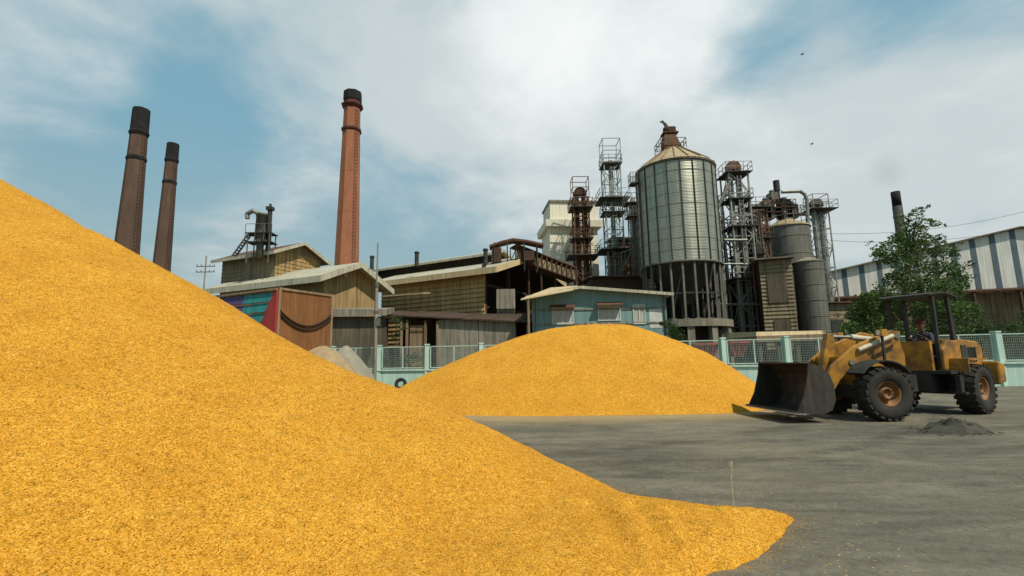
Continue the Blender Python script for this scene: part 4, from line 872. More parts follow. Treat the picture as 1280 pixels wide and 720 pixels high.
def tower(name, label, x, y, w, H, mat='teal', bay=2.4, leg=.12, plats=(), casing=None, head=None, rot=0.0, taper=1.0, lad=True, platmat='steeldark', cas_n=2, basket=None):
    """steel lattice tower built round the origin then moved: plats = [(z, half width)], casing = material of the two elevator legs"""
    t = thing(name, label, 'elevator' if casing else 'tower'); h = w/2
    hw = lambda z: h*(1-(1-taper)*z/H)
    cs = ((-1, -1), (1, -1), (1, 1), (-1, 1))
    for sx, sy in cs:
        m = MB(); m.bar((sx*h, sy*h, 0), (sx*hw(H), sy*hw(H), H), leg); m.build('leg', mat, t)
    m = MB(); n = max(2, int(round(H/bay)))
    for i in range(n):
        z0, z1 = H*i/n, H*(i+1)/n; a, b = hw(z0), hw(z1)
        for j in range(4):
            p, q = cs[j], cs[(j+1) % 4]
            m.bar((p[0]*b, p[1]*b, z1), (q[0]*b, q[1]*b, z1), leg*.7)
            if (i+j) % 2: m.bar((p[0]*a, p[1]*a, z0), (q[0]*b, q[1]*b, z1), leg*.6)
            else: m.bar((q[0]*a, q[1]*a, z0), (p[0]*b, p[1]*b, z1), leg*.6)
    m.build('bracing', mat, t)
    if lad:
        m = MB(); ladder(m, (0, -h-.12, 0), 0.2, H-.5); m.build('ladder', mat, t)
    if plats:
        for z, hp in plats:
            m = MB(); m.box((0, 0, z), (hp*2, hp*2, .1)); p = m.build('platform', platmat, t)
            g = MB(); railing(g, 0, 0, z, hp, hp); g.build('railing', mat, p)
    if casing:
        for s in ((-1, 1) if cas_n == 2 else (0,)):
            m = MB(); m.box((s*h*.45, 0, H*.5+.3), (.48, .42, H+.6))
            k = 1.5
            while k < H: m.box((s*h*.45, 0, k), (.56, .50, .08)); k += 2.4
            m.build('casing', casing, t)
    if head:
        m = MB(); m.prism([(-.75, -.3, H+.6), (.75, -.3, H+.6), (.75, -.3, H+1.0), (.5, -.3, H+1.4), (0, -.3, H+1.55), (-.5, -.3, H+1.4), (-.75, -.3, H+1.0)], (0, .6, 0)); hd = m.build('head', head, t)
        g = MB(); g.tube((0, .36, H+1.2), (0, 1.0, H+1.2), .28, n=12); g.build('drive_motor', 'steeldark', hd)
    if basket:
        m = MB()
        for z in (H+.1, H+basket*.5, H+basket):
            for j in range(4): p, q = cs[j], cs[(j+1) % 4]; m.bar((p[0]*h*1.1, p[1]*h*1.1, z), (q[0]*h*1.1, q[1]*h*1.1, z), .07)
        for p in cs: m.bar((p[0]*h*1.1, p[1]*h*1.1, H), (p[0]*h*1.1, p[1]*h*1.1, H+basket), .08)
        m.build('basket', mat, t)
    t.location = (x, y, 0); t.rotation_euler = (0, 0, rot)
    return t
def tw(px, ytop, Y):
    T = P(px, ytop, Y); return T.x, T.y, T.z
Zr = lambda px, py, Y: P(px, py, Y).z
# rusty elevator before the white tower block
x, y, z = tw(725, 250, 56.0)
tower('bucket_elevator', 'rusty brown bucket elevator tower standing against the cream white tower block', x, y, 1.75, z, 'rust', 2.2, .15, [(Zr(725, 262, 56), 1.35), (Zr(725, 300, 56), 1.25), (Zr(725, 322, 56), 1.8)], casing='rustdark', head='rustdark', basket=2.6)
# tall teal lattice tower
x, y, z = tw(763, 207, 55.0)
tower('lattice_tower', 'tall thin teal lattice tower with an open cage on top left of the big silo', x, y, 1.9, z, 'teal', 2.0, .12, [(z-.1, 1.15), (Zr(763, 252, 55), 1.75), (Zr(763, 268, 55), 1.3), (Zr(763, 315, 55), 1.9)], casing='galv', cas_n=1, basket=3.0)
# slim pipe tower close to the silo's left flank
x, y, z = tw(791, 255, 52.0)
tower('pipe_tower', 'slim steel pipe tower with small platforms hard against the left of the silo', x, y, 1.0, z, 'steel', 2.2, .1, [(z-.05, .9), (Zr(791, 272, 52), .8)], casing='galv', cas_n=1)

# ------------------------------------------------------------------ big grain silo
Y = 46.0; q = P(848, 216.5, Y); X0 = P(846.5, 265, Y).x; x, y = X0, Y+.0
k = Y/FPX; Rs = 49.5*k*.985; zt = q.z; zb = P(852, 334, Y-2).z+.3
si = thing('grain_silo', 'big galvanised round grain silo on a ring of columns', 'silo', (x, y, 0))
m = MB(); m.lathe((x, y, 0), [(Rs, zb), (Rs, zt)], 64); m.build('shell', 'silo', si)
m = MB()
for i in range(20):
    a = 2*math.pi*i/20+.1; m.box((x+(Rs+.05)*math.cos(a), y+(Rs+.05)*math.sin(a), (zb+zt)/2), (.07, .09, zt-zb), a)
m.build('stiffener', 'steeldark', si)
m = MB()
nb = 9
for i in range(nb+1):
    z = zb+(zt-zb)*i/nb; rr = .022 if 0 < i < nb else .14
    m.lathe((x, y, 0), [(Rs+.003, z-rr*.6), (Rs+rr*.75, z-rr*.6), (Rs+rr*.75, z+rr*.6), (Rs+.003, z+rr*.6)], 64)
m.build('ring_beam', 'steel', si)
ra = P(838, 188, Y).z
m = MB(); m.lathe((x, y, 0), [(Rs+.15, zt+.1), (Rs+.1, zt+.18), (.9, ra), (.0, ra+.05)], 40, False); rf = m.build('roof', 'dustroof', si)
m = MB()
for i in range(20):
    a = 2*math.pi*i/20; m.bar((x+(Rs+.1)*math.cos(a), y+(Rs+.1)*math.sin(a), zt+.23), (x+.9*math.cos(a), y+.9*math.sin(a), ra+.06), .09)
m.build('roof_rib', 'wood', rf)
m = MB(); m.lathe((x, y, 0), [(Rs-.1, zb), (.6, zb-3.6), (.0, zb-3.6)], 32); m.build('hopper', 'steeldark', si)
zp = P(860, 399, Y-3.5).z
for i in range(22):
    a = 2*math.pi*i/22+.12; m = MB(); m.bar((x+Rs*.97*math.cos(a), y+Rs*.97*math.sin(a), zp), (x+Rs*.97*math.cos(a), y+Rs*.97*math.sin(a), zb-.1), .17); m.box((x+Rs*.97*math.cos(a), y+Rs*.97*math.sin(a), zp+.06), (.5, .5, .1)); m.build('column', 'steel', si)
m = MB()
for zz in (zp+(zb-zp)*.45,):
    for i in range(16):
        a = 2*math.pi*i/16+.12; b = a+2*math.pi/16; m.bar((x+Rs*.97*math.cos(a), y+Rs*.97*math.sin(a), zz), (x+Rs*.97*math.cos(b), y+Rs*.97*math.sin(b), zz), .14)
for i in range(0, 16, 2):
    a = 2*math.pi*i/16+.12; b = a+2*math.pi/16; m.bar((x+Rs*.97*math.cos(a), y+Rs*.97*math.sin(a), zp), (x+Rs*.97*math.cos(b), y+Rs*.97*math.sin(b), zb-.2), .08)
m.build('cross_bracing', 'steeldark', si)
m = MB(); m.lathe((x, y, 0), [(Rs+.5, zp-.65), (Rs+.5, zp-.003), (0, zp-.003)], 40, False); m.build('plinth', 'conc', si)
for i in range(12):
    a = 2*math.pi*i/12+.3; m = MB(); m.box((x+(Rs+.1)*math.cos(a), y+(Rs+.1)*math.sin(a), (zp-.66)/2), (.5, .6, zp-.66), a); m.build('plinth_pillar', 'conc', si)
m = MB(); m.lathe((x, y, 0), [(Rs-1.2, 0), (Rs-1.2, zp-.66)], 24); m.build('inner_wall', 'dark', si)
# headgear on the silo roof
g0 = V((X0-.15, Y, 0)); hg = thing('silo_headgear', 'rusty hoist and spout machinery perched on the silo roof peak', 'machinery', (g0.x, Y, ra))
m = MB(); m.hexa([V((g0.x-.95, Y-.7, ra-.3)), V((g0.x+1.0, Y-.7, ra-.3)), V((g0.x+1.0, Y+.7, ra-.3)), V((g0.x-.95, Y+.7, ra-.3)), V((g0.x-.75, Y-.5, ra+1.5)), V((g0.x+.35, Y-.5, ra+1.5)), V((g0.x+.35, Y+.5, ra+1.5)), V((g0.x-.75, Y+.5, ra+1.5))]); m.build('housing', 'rust', hg)
m = MB(); m.box((g0.x-.1, Y, ra+1.75), (1.5, 1.1, .16)); m.box((g0.x+.1, Y-.1, ra+2.1), (.7, .6, .6)); m.ball((g0.x-.35, Y, ra+2.2), .4); m.build('drive', 'rustdark', hg)
m = MB(); e = P(827, 152, Y); m.bar((g0.x-.2, Y-.2, ra+1.8), (e.x, Y-.2, e.z), .14); m.bar((e.x+.9, Y-.2, ra+1.9), (e.x+.25, Y-.2, e.z-.2), .09); m.bar((e.x-.25, Y-.2, e.z-.1), (e.x+.3, Y-.2, e.z-.35), .1); m.build('jib', 'steeldark', hg)
m = MB(); railing(m, g0.x-.1, Y, ra-.1, 1.25, 1.0, 1.0, .04); m.build('railing', 'steel', hg)
# small platform on the left shoulder of the silo
q = P(791, 214, Y); sp = thing('access_platform', 'small caged access platform on the upper left shoulder of the silo', 'platform', (x-Rs-.5, y-.2, zt-1.2))
m = MB(); m.box((x-Rs-.5, y-.2, zt-1.2), (.75, 1.2, .08)); m.build('deck', 'steeldark', sp)
m = MB(); railing(m, x-Rs-.52, y-.2, zt-1.2, .34, .55, 1.1, .03); m.build('railing', 'galv', sp)
m = MB(); ladder(m, (x-Rs-.2, y-.6, 0), zb-1, zt-1.2); m.build('ladder', 'steel', sp)

# ------------------------------------------------------------------ elevators and tanks right of the silo
x, y, z = tw(917, 219, 49.0)
tower('bucket_elevator', 'tall pale bucket elevator with a rounded rusty head just right of the silo', x, y, 2.0, z, 'galv', 2.3, .14, [(z-.05, 1.35), (Zr(917, 252, 49), 1.25), (Zr(917, 286, 49), 1.3), (Zr(917, 350, 49), 1.5)], casing='galv', head='rust')
m = MB(); a = P(913, 225, 47.8); b = P(896, 262, 47.0)
m.tube(a, b, .17); m.ball(a, .22); t = m.build('grain_spout', 'steel', origin=tuple(b)); tag(t, 'dark steel spout slanting from the pale elevator head down to the silo', 'pipe')
x, y, z = tw(943, 262, 51.0)
tower('pipe_tower', 'rust brown ladder tower between the pale bucket elevator and the grey tank', x, y, 1.7, z, 'rust', 2.0, .14, [(z-.05, 1.3), (Zr(943, 300, 51), 1.2), (Zr(943, 340, 51), 1.2)], casing='steel')
x, y, z = tw(930, 285, 53.0)
tower('pipe_tower', 'dark rusted steel frame tower half hidden behind the pale bucket elevator', x, y, 2.4, z, 'rustdark', 2.0, .16, [(z-.05, 1.6), (Zr(930, 320, 53), 1.6)], casing='rustdark')
def pipe_rack(label, x0, x1, ytop, Y, dep, mats, seed):
    rng = random.Random(seed); A = P(x0, 400, Y); B = P(x1, 400, Y); H = P((x0+x1)/2, ytop, Y).z; w = B.x-A.x
    t = thing('pipe_rack', label, 'frame', (A.x, Y, 0)); n = max(3, int(H/2.3)); nx = 3
    for i in range(nx):
        for j in (0, 1):
            m = MB(); m.bar((A.x+w*i/(nx-1), Y+dep*j, 0), (A.x+w*i/(nx-1), Y+dep*j, H*(1 if i != 1 else .86)), .15); m.build('post', mats[0], t)
    m = MB()
    for k in range(1, n+1):
        z = H*k/n
        for j in (0, 1): m.bar((A.x-.2, Y+dep*j, z), (B.x+.2, Y+dep*j, z), .11)
        for i in range(nx): m.bar((A.x+w*i/(nx-1), Y, z), (A.x+w*i/(nx-1), Y+dep, z), .09)
        a = rng.choice((0, 1)); m.bar((A.x+w*a/2, Y-.03, z-H/n), (A.x+w*(a+1)/2, Y-.03, z), .07)
    m.build('beams', mats[0], t)
    for k in range(1, n, 2):
        m = MB(); z = H*k/n+.06; m.box((A.x+w/2, Y+dep/2-.3, z), (w*1.1, dep*1.2, .07)); q = m.build('platform', 'steeldark', t)
        g = MB(); railing(g, A.x+w/2, Y+dep/2-.3, z, w*.55, dep*.6, 1.0, .03); g.build('railing', mats[1], q)
    for k in range(5):
        m = MB(); xx = A.x+rng.uniform(0, w); yy = Y+rng.uniform(-.4, dep); z0 = rng.uniform(0, H*.5); z1 = rng.uniform(H*.6, H*1.02); r = rng.uniform(.07, .17)
        pts = [V((xx, yy, z0)), V((xx, yy, z1)), V((xx+rng.uniform(-1.2, 1.2), yy, z1+rng.uniform(.1, .6))), V((xx+rng.uniform(-1.4, 1.4), yy-.2, z1-rng.uniform(.6, 1.6)))]
        m.path(pts, r, 8); m.build('pipe', rng.choice(mats), t)
    for k in range(3):
        m = MB(); z = H*rng.uniform(.25, .9); xx = A.x+rng.uniform(.1, .9)*w; m.box((xx, Y+.3, z), (rng.uniform(.5, 1.1), .8, rng.uniform(.7, 1.5))); m.tube((xx, Y+.3, z), (xx, Y+.3, z+1.3), .2); m.build('cyclone_box', rng.choice(mats), t)
    m = MB(); ladder(m, (A.x+w*.75, Y-.2, 0), .2, H); m.build('ladder', mats[1], t)
pipe_rack('crowded steel pipe rack with platforms between the ladder tower and big grey tank', 938, 962, 262, 49.5, 2.2, ('rustdark', 'steel', 'rust'), 5)
pipe_rack('grey pipe rack standing behind the pale elevator close to the silo', 897, 913, 252, 52.5, 2.0, ('steel', 'galv', 'rustdark'), 9)
pipe_rack('low rusty pipe rack on the left of the silo beside the lattice tower', 774, 792, 318, 50.5, 2.0, ('rustdark', 'rust', 'steel'), 14)
# big grey tank
Y = 55.0; k = Y/FPX; c = P(984, 300, Y); Rt = 26.5*k; zt = P(984, 284, Y-1).z; zc = P(984, 274, Y).z
tk = thing('storage_tank', 'large round grey storage tank with a dusty yellow cone lid behind the lapped shed', 'tank', (c.x, Y, 0))
m = MB(); m.lathe((c.x, Y, 0), [(Rt, 0), (Rt, zt)], 48); m.build('shell', 'greytank', tk)
m = MB(); m.lathe((c.x, Y, 0), [(Rt+.12, zt+.003), (Rt+.1, zt+.15), (.5, zt+1.25), (0, zt+1.25)], 32, False); m.build('lid', 'dustroof', tk)
m = MB()
for i in range(8):
    z = zt*i/8+.8; m.lathe((c.x, Y, 0), [(Rt+.003, z-.03), (Rt+.035, z-.03), (Rt+.035, z+.03), (Rt+.003, z+.03)], 48)
m.build('hoop', 'steel', tk)
m = MB()
for i in range(18):
    a = 2*math.pi*i/18; m.tube((c.x+Rt*math.cos(a), Y+Rt*math.sin(a), zt+.2), (c.x+Rt*math.cos(a), Y+Rt*math.sin(a), zt+1.2), .04, n=5)
    b = 2*math.pi*(i+1)/18; m.tube((c.x+Rt*math.cos(a), Y+Rt*math.sin(a), zt+1.2), (c.x+Rt*math.cos(b), Y+Rt*math.sin(b), zt+1.2), .04, n=5)
m.build('railing', 'steel', tk)
# machines standing on the tank
q = P(972, 262, Y); mc = thing('roof_machinery', 'dark cluster of fans and a short stack on the big grey tank', 'machinery', (q.x, Y, zc))
m = MB(); tp = P(970, 226, Y); m.tube((tp.x, Y, zc), (tp.x, Y, tp.z-1.3), .28); m.tube((tp.x, Y, tp.z-1.3), (tp.x, Y, tp.z), .36); m.build('stack', 'steeldark', mc)
m = MB()
for px, py, h, w in ((956, 253, 2.2, 1.2), (963, 243, 1.2, .8), (978, 252, 2.6, 1.0), (985, 258, 1.6, 1.3), (951, 262, 1.4, 1.4)):
    b = P(px, py, Y); m.cut().box((b.x, Y-.3, b.z-h/2), (w, 1.2, h)); m.tube((b.x, Y-.3, b.z-.1), (b.x, Y-.3, b.z+.35), w*.35)
builds(m, 'fan_housing', 'steel', mc)
m = MB(); b = P(969, 262, Y)
for px, py in ((958, 268), (975, 262), (985, 270)):
    b = P(px, py, Y); m.cut().box((b.x, Y-.2, b.z), (2.6, 1.8, .1)); railing(m, b.x, Y-.2, b.z, 1.3, .9, .9, .035)
    m.bar((b.x, Y, b.z-2.5), (b.x, Y, b.z), .2)
builds(m, 'deck', 'rustdark', mc)
# looping pipe over the tank
A = [P(977, 240, 53.5), P(1000, 239, 53.5), P(1006, 243, 53.5), P(1008.5, 250, 53.5), P(1012, 322, 53.5)]; A.append(V((A[-1].x, 53.5, 0)))
m = MB(); m.path(A, .2, 10); t = m.build('looping_pipe', 'galv', origin=(A[-1].x, 53.5, 0)); tag(t, 'pale steel pipe looping over the big grey tank and down its right side', 'pipe')
# elevator right of the tank
x, y, z = tw(1021, 264, 57.0)
tower('bucket_elevator', 'slim grey bucket elevator with a rusty head right of the looping pipe', x, y, 1.7, z, 'galv', 2.3, .11, [(z-.05, 1.6)], casing='galv', head='rustdark', basket=1.9)
# lapped shed
FC = Frame2(P(957, 420, 45.0).xy, R(-20)); wc = reach(FC.c, FC.g, 996, 5); zs = zat(*FC.c, 326)
shd = thing('ribbed_shed', 'tall narrow shed clad in grey-brown horizontal boards in front of the big grey tank', 'shed', (FC.c.x, FC.c.y, 0))
wallbox(shd, FC, wc, 4.5, 0, zs, 'dark')
m = MB(); lapped(m, FC, 'a', K(0), K(wc), 2.2, zs, .36, .10, at=-.01); m.build('cladding', 'slat_grey', shd)
m = MB()
for (u0, u1, v0, v1) in ((.2, .8, .22, .5), (.3, .8, .62, .84)):
    z0_ = zs*(1-v1)+1.2; z1_ = zs*(1-v0)+.9; m.cut().hexa([FC.p(wc*u0, -.16, z0_), FC.p(wc*u1, -.16, z0_), FC.p(wc*u1, -.0, z0_), FC.p(wc*u0, -.0, z0_), FC.p(wc*u0, -.16, z1_), FC.p(wc*u1, -.16, z1_), FC.p(wc*u1, -.0, z1_), FC.p(wc*u0, -.0, z1_)])
builds(m, 'louvre_panel', 'conc_dark', shd)
m = MB(); m.hexa([FC.p(-.45, -.6, zs+.01), FC.p(wc+.3, -.6, zs+.01), FC.p(wc+.3, 4.8, zs+.35), FC.p(-.45, 4.8, zs+.35), FC.p(-.45, -.6, zs+.13), FC.p(wc+.3, -.6, zs+.13), FC.p(wc+.3, 4.8, zs+.48), FC.p(-.45, 4.8, zs+.48)]); m.build('roof', 'grey_roof', shd)
# smaller cylinder tank
Y = 46.0; k = Y/FPX; c = P(1014, 370, Y); Rt = 16.8*k; zt = P(1014, 326, Y-1.2).z
t2 = thing('storage_tank', 'smaller plain grey cylindrical tank beside the board-clad shed', 'tank', (c.x, Y, 0))
m = MB(); m.lathe((c.x, Y, 0), [(Rt, 0), (Rt, zt)], 40); m.build('shell', 'greytank', t2)
m = MB(); m.lathe((c.x, Y, 0), [(Rt+.06, zt+.003), (Rt+.05, zt+.1), (.3, zt+.55), (0, zt+.55)], 32, False); m.build('lid', 'conc', t2)
m = MB()
for i in range(7):
    z = zt*(i+.5)/7; m.lathe((c.x, Y, 0), [(Rt+.003, z-.025), (Rt+.03, z-.025), (Rt+.03, z+.025), (Rt+.003, z+.025)], 40)
m.build('hoop', 'steel', t2)
# pipes and beams in the thicket of steel between silo and tank
pipes = [((899, 275), (899, 415), 48.5, .14, 'galv'), ((906, 300), (934, 300), 47.6, .12, 'galv'), ((936, 250), (936, 410), 49.2, .13, 'steel'), ((950, 275), (950, 322), 50.0, .16, 'galv'),
         ((927, 268), (955, 262), 50, .16, 'steel'), ((900, 330), (950, 330), 48, .1, 'galv'), ((900, 380), (950, 381), 46.8, .1, 'steel'), ((941, 330), (941, 412), 47.4, .12, 'rust'), ((954, 285), (954, 326), 51, .18, 'rust')]
lb = ['upright galvanised pipe close along the right flank of the silo', 'level galvanised pipe crossing the pale elevator at its second platform', 'tall upright grey pipe just right of the pale bucket elevator', 'short upright galvanised pipe at the left edge of the big tank',
      'grey pipe sloping between the ladder tower and the tank machinery', 'level galvanised pipe across the middle of the pale elevator', 'low level grey pipe behind the silo plinth and elevator foot', 'rusty upright pipe low beside the board-clad shed', 'rusty upright duct against the left of the big tank']
for (a, b, Y, r, mt), l in zip(pipes, lb):
    a = P(*a, Y); b = P(*b, Y)
    if abs(a.x-b.x) < abs(a.z-b.z): b = V((a.x, a.y, 0)); 
    m = MB(); m.tube(a, b, r); m.ball(a, r*1.3)
    if b.z < .1: 
        for f in (.25, .5, .75): q = a.lerp(b, f); m.tube(q-V((0, 0, .06)), q+V((0, 0, .06)), r*1.35)
    else:
        for f in (.12, .88): q = a.lerp(b, f); m.tube(q, (q.x, q.y+1.2, q.z), r*.6)
    t = m.build('steel_pipe', mt, origin=tuple(b)); tag(t, l, 'pipe')
# flat tan loading platform above the fence
A = P(946, 420, 34.0); B = P(1052, 417, 34.0)
lp = thing('loading_platform', 'flat tan timber loading platform in front of the board-clad shed', 'platform', (A.x, A.y, 0))
m = MB(); m.hexa([A+V((0, 0, -.42)), B+V((0, 0, -.42)), B+V((0, 5, -.42)), A+V((0, 5, -.42)), A, B, B+V((0, 5, 0)), A+V((0, 5, 0))]); m.build('deck', 'wood', lp)
m = MB(); m.hexa([A+V((0, .1, .003)), B+V((-1.0, .1, .003)), B+V((-1.0, 4.8, .003)), A+V((0, 4.8, .003)), A+V((.1, .2, .3)), B+V((-1.1, .2, .25)), B+V((-1.1, 4.7, .45)), A+V((.1, 4.7, .5))]); m.build('board_pile', 'tan_roof', lp)
for i in range(5):
    q = A.lerp(B, (i+.2)/4.5); m = MB(); m.box((q.x, q.y+.3, (q.z-.43)/2), (.25, .25, q.z-.43)); m.build('post', 'conc_dark', lp)
# striped warehouse on the right
Y = 60.0; A = P(1040, 370, Y); B = P(1185, 366, Y-4); th = math.atan2(B.y-A.y, B.x-A.x); FH2 = Frame2((A.x, A.y), th)
wh = thing('striped_warehouse', 'long warehouse gable with white and blue-grey vertical stripes behind the tree', 'warehouse', (A.x, A.y, 0))
wW = 40.0; apx = 19.0; zlo = zat(A.x, A.y, 371); z0_ = zat(A.x, A.y, 339)
q = FH2.p(apx, 0, 0); zap = z0_ + (zat(*FH2.p(8.0, 0, 0).xy, 318)-z0_)*apx/8.0
zz = lambda a: z0_+(zap-z0_)*(a/apx if a < apx else (wW-a)/(wW-apx))
m1 = MB(); m2 = MB(); a = 0; i = 0
while a < wW-.2:
    wd = 1.32 if i % 2 == 0 else .54
    b = min(a+wd, wW); mm = m1 if i % 2 == 0 else m2; pr = .0 if i % 2 == 0 else -.03
    brk = [a]+([apx] if a < apx < b else [])+[b]
    mm.prism([FH2.p(a, pr, zlo), FH2.p(b, pr, zlo)]+[FH2.p(u, pr, zz(u)) for u in reversed(brk)], FH2.s.to_3d()*.12)
    a = b; i += 1
m1.build('white_stripe_sheets', 'stripew', wh); m2.build('blue_stripe_sheets', 'stripeb', wh)
m = MB(); m.prism([FH2.p(0, .13, 0), FH2.p(wW, .13, 0), FH2.p(wW, .13, zz(wW)-.1), FH2.p(apx, .13, zap-.1), FH2.p(0, .13, z0_-.1)], FH2.s.to_3d()*20); m.build('wall', 'slat_grey', wh)
m = MB(); slab(m, FH2, -.5, zz(0)-.15, apx, zap+.22, -.45, 21, .15); slab(m, FH2, apx, zap+.22, wW+.5, zz(wW)-.05, -.45, 21, .15); m.build('roof', 'grey_roof', wh)
m = MB(); m.hexa([FH2.p(-1, -2.5, zlo-.5), FH2.p(wW, -2.5, zlo-.5), FH2.p(wW, 0, zlo-.2), FH2.p(-1, 0, zlo-.2), FH2.p(-1, -2.5, zlo-.35), FH2.p(wW, -2.5, zlo-.35), FH2.p(wW, 0, zlo-.04), FH2.p(-1, 0, zlo-.04)]); m.build('canopy', 'rust_roof', wh)
m = MB(); a = 1.0
while a < wW: m.cut().bar(FH2.p(a, -2.3, 0), FH2.p(a, -2.3, zlo-.45), .25); a += 4
builds(m, 'canopy_post', 'rustdark', wh)

# ------------------------------------------------------------------ poles and wires
q = P(468, 470, 29.5); T = P(473, 304, 29.5)
pl = thing('utility_pole', 'thin grey pole rising beside the fence in front of the left mill', 'pole', (q.x, q.y, 0))
zt = zat(q.x, q.y, 304)
m = MB(); m.tube((q.x, q.y, 0), (q.x, q.y, zt*.72), .13, .10); m.tube((q.x, q.y, zt*.72), (q.x, q.y, zt), .055, .04); m.build('shaft', 'conc', pl)
m = MB(); 
for f in (.70, .715, .52): m.cut().tube((q.x, q.y, zt*f-.06), (q.x, q.y, zt*f+.06), .15)
m.cut().box((q.x+.16, q.y-.05, zt*.45), (.24, .2, .5)); builds(m, 'bracket', 'steel', pl)
q = P(256, 345, 110); zt = P(257, 320, 110).z
pl = thing('utility_pole', 'distant power pole with two crossarms beyond the near grain heap', 'pole', (q.x, q.y, 0))
m = MB(); m.tube((q.x, q.y, 0), (q.x, q.y, zt), .2, .14); m.build('shaft', 'conc', pl)
for f in (P(256, 333, 110).z, P(256, 340, 110).z):
    m = MB(); m.bar((q.x-2.2, q.y, f), (q.x+2.2, q.y, f), .18)
    for dx in (-2, -1, 1, 2): m.tube((q.x+dx, q.y, f), (q.x+dx, q.y, f+.5), .09)
    m.build('crossarm', 'steel', pl)
for (a, b, l) in (((1030, 292), (1290, 262), 'upper thin power line crossing the sky right of the elevator'), ((1030, 300), (1290, 283), 'lower thin power line crossing the sky right of the elevator')):
    a = P(*a, 58); b = P(*b, 62); m = MB(); pts = []
    for i in range(17):
        f = i/16; pts.append(a.lerp(b, f)-V((0, 0, 1.0*4*f*(1-f))))
    for p, r_ in zip(pts, pts[1:]): m.tube(p, r_, .022, n=5, cap=False)
    tag(m.build('power_line', 'steeldark', origin=tuple(a)), l, 'cable')

# ------------------------------------------------------------------ mint fence
def fence():
    def fx(px, Y): return P(px, 440, Y)
    P1 = fx(474, 30.4); P2 = fx(534, 29.9); P3 = fx(904, 26.9); P4 = fx(983, 26.2)
    d34 = (P4-P3); d12 = (P2-P1); pts = [P1-d12*2, P1-d12, P1, P2]
    for i in range(1, 5): pts.append(P2.lerp(P3, i/5))
    pts += [P3, P4, P4+d34, P4+d34*2, P4+d34*3, P4+d34*4]
    pts = [V((p.x, p.y, 0)) for p in pts]
    zc = zat(P3.x, P3.y, 456.5); zt = zat(P3.x, P3.y, 425)
    f = thing('boundary_fence', 'pale mint low wall topped by wire mesh panels between square pillars', 'fence', tuple(pts[0]))
    m = MB(); c = MB()
    for a, b in zip(pts, pts[1:]):
        m.bar(a+V((0, 0, (zc-.1)/2)), b+V((0, 0, (zc-.1)/2)), .18, zc-.1)
        c.bar(a+V((0, 0, zc-.047)), b+V((0, 0, zc-.047)), .34, .1)
    m.build('low_wall', 'mint', f); c.build('coping', 'mint', f)
    for p in pts:
        m = MB(); m.box(p+V((0, 0, (zt+.06)/2)), (.24, .28, zt+.06)); m.box(p+V((0, 0, zt+.1)), (.29, .33, .08)); m.build('pillar', 'mint', f)
    for a, b in zip(pts, pts[1:]):
        d = (b-a).normalized(); A = a+d*.22; B = b-d*.22; up = V((0, 0, 1)); Mid = A.lerp(B, .5)
        m = MB(); z0, z1 = zc+.08, zt-.02
        for (p, q) in ((A, Mid-d*.02), (Mid+d*.02, B)):
            m.bar(p+up*z0, q+up*z0, .05); m.bar(p+up*z1, q+up*z1, .055)
        for p in (A, Mid, B): m.bar(p+up*z0, p+up*z1, .055)
        pn = m.build('panel_frame', 'rail', f)
        g = MB(); n = 34
        for i in range(1, n): p = A.lerp(B, i/n); g.bar(p+up*z0, p+up*z1, .014)
        for i in range(1, 10): z = z0+(z1-z0)*i/10; g.bar(A+up*z, B+up*z, .014)
        g.build('wire_mesh', 'mesh', pn)
    return pts
FP = fence()
# old tyre by the wall
q = P(501, 474, 28.6); m = MB(); rt = Matrix.Rotation(R(90), 3, 'X') 
r0 = .42; m.lathe((q.x, q.y, .35), [(.17, -.09), (.30, -.11), (.355, -.06), (.355, .06), (.30, .11), (.17, .09), (.17, -.09)], 24, True, rot=Matrix.Rotation(R(78), 3, 'X'))
t = m.build('old_tyre', 'rubber', origin=(q.x, q.y, 0)); tag(t, 'old dark tyre standing against the mint wall between the two heaps', 'tyre')
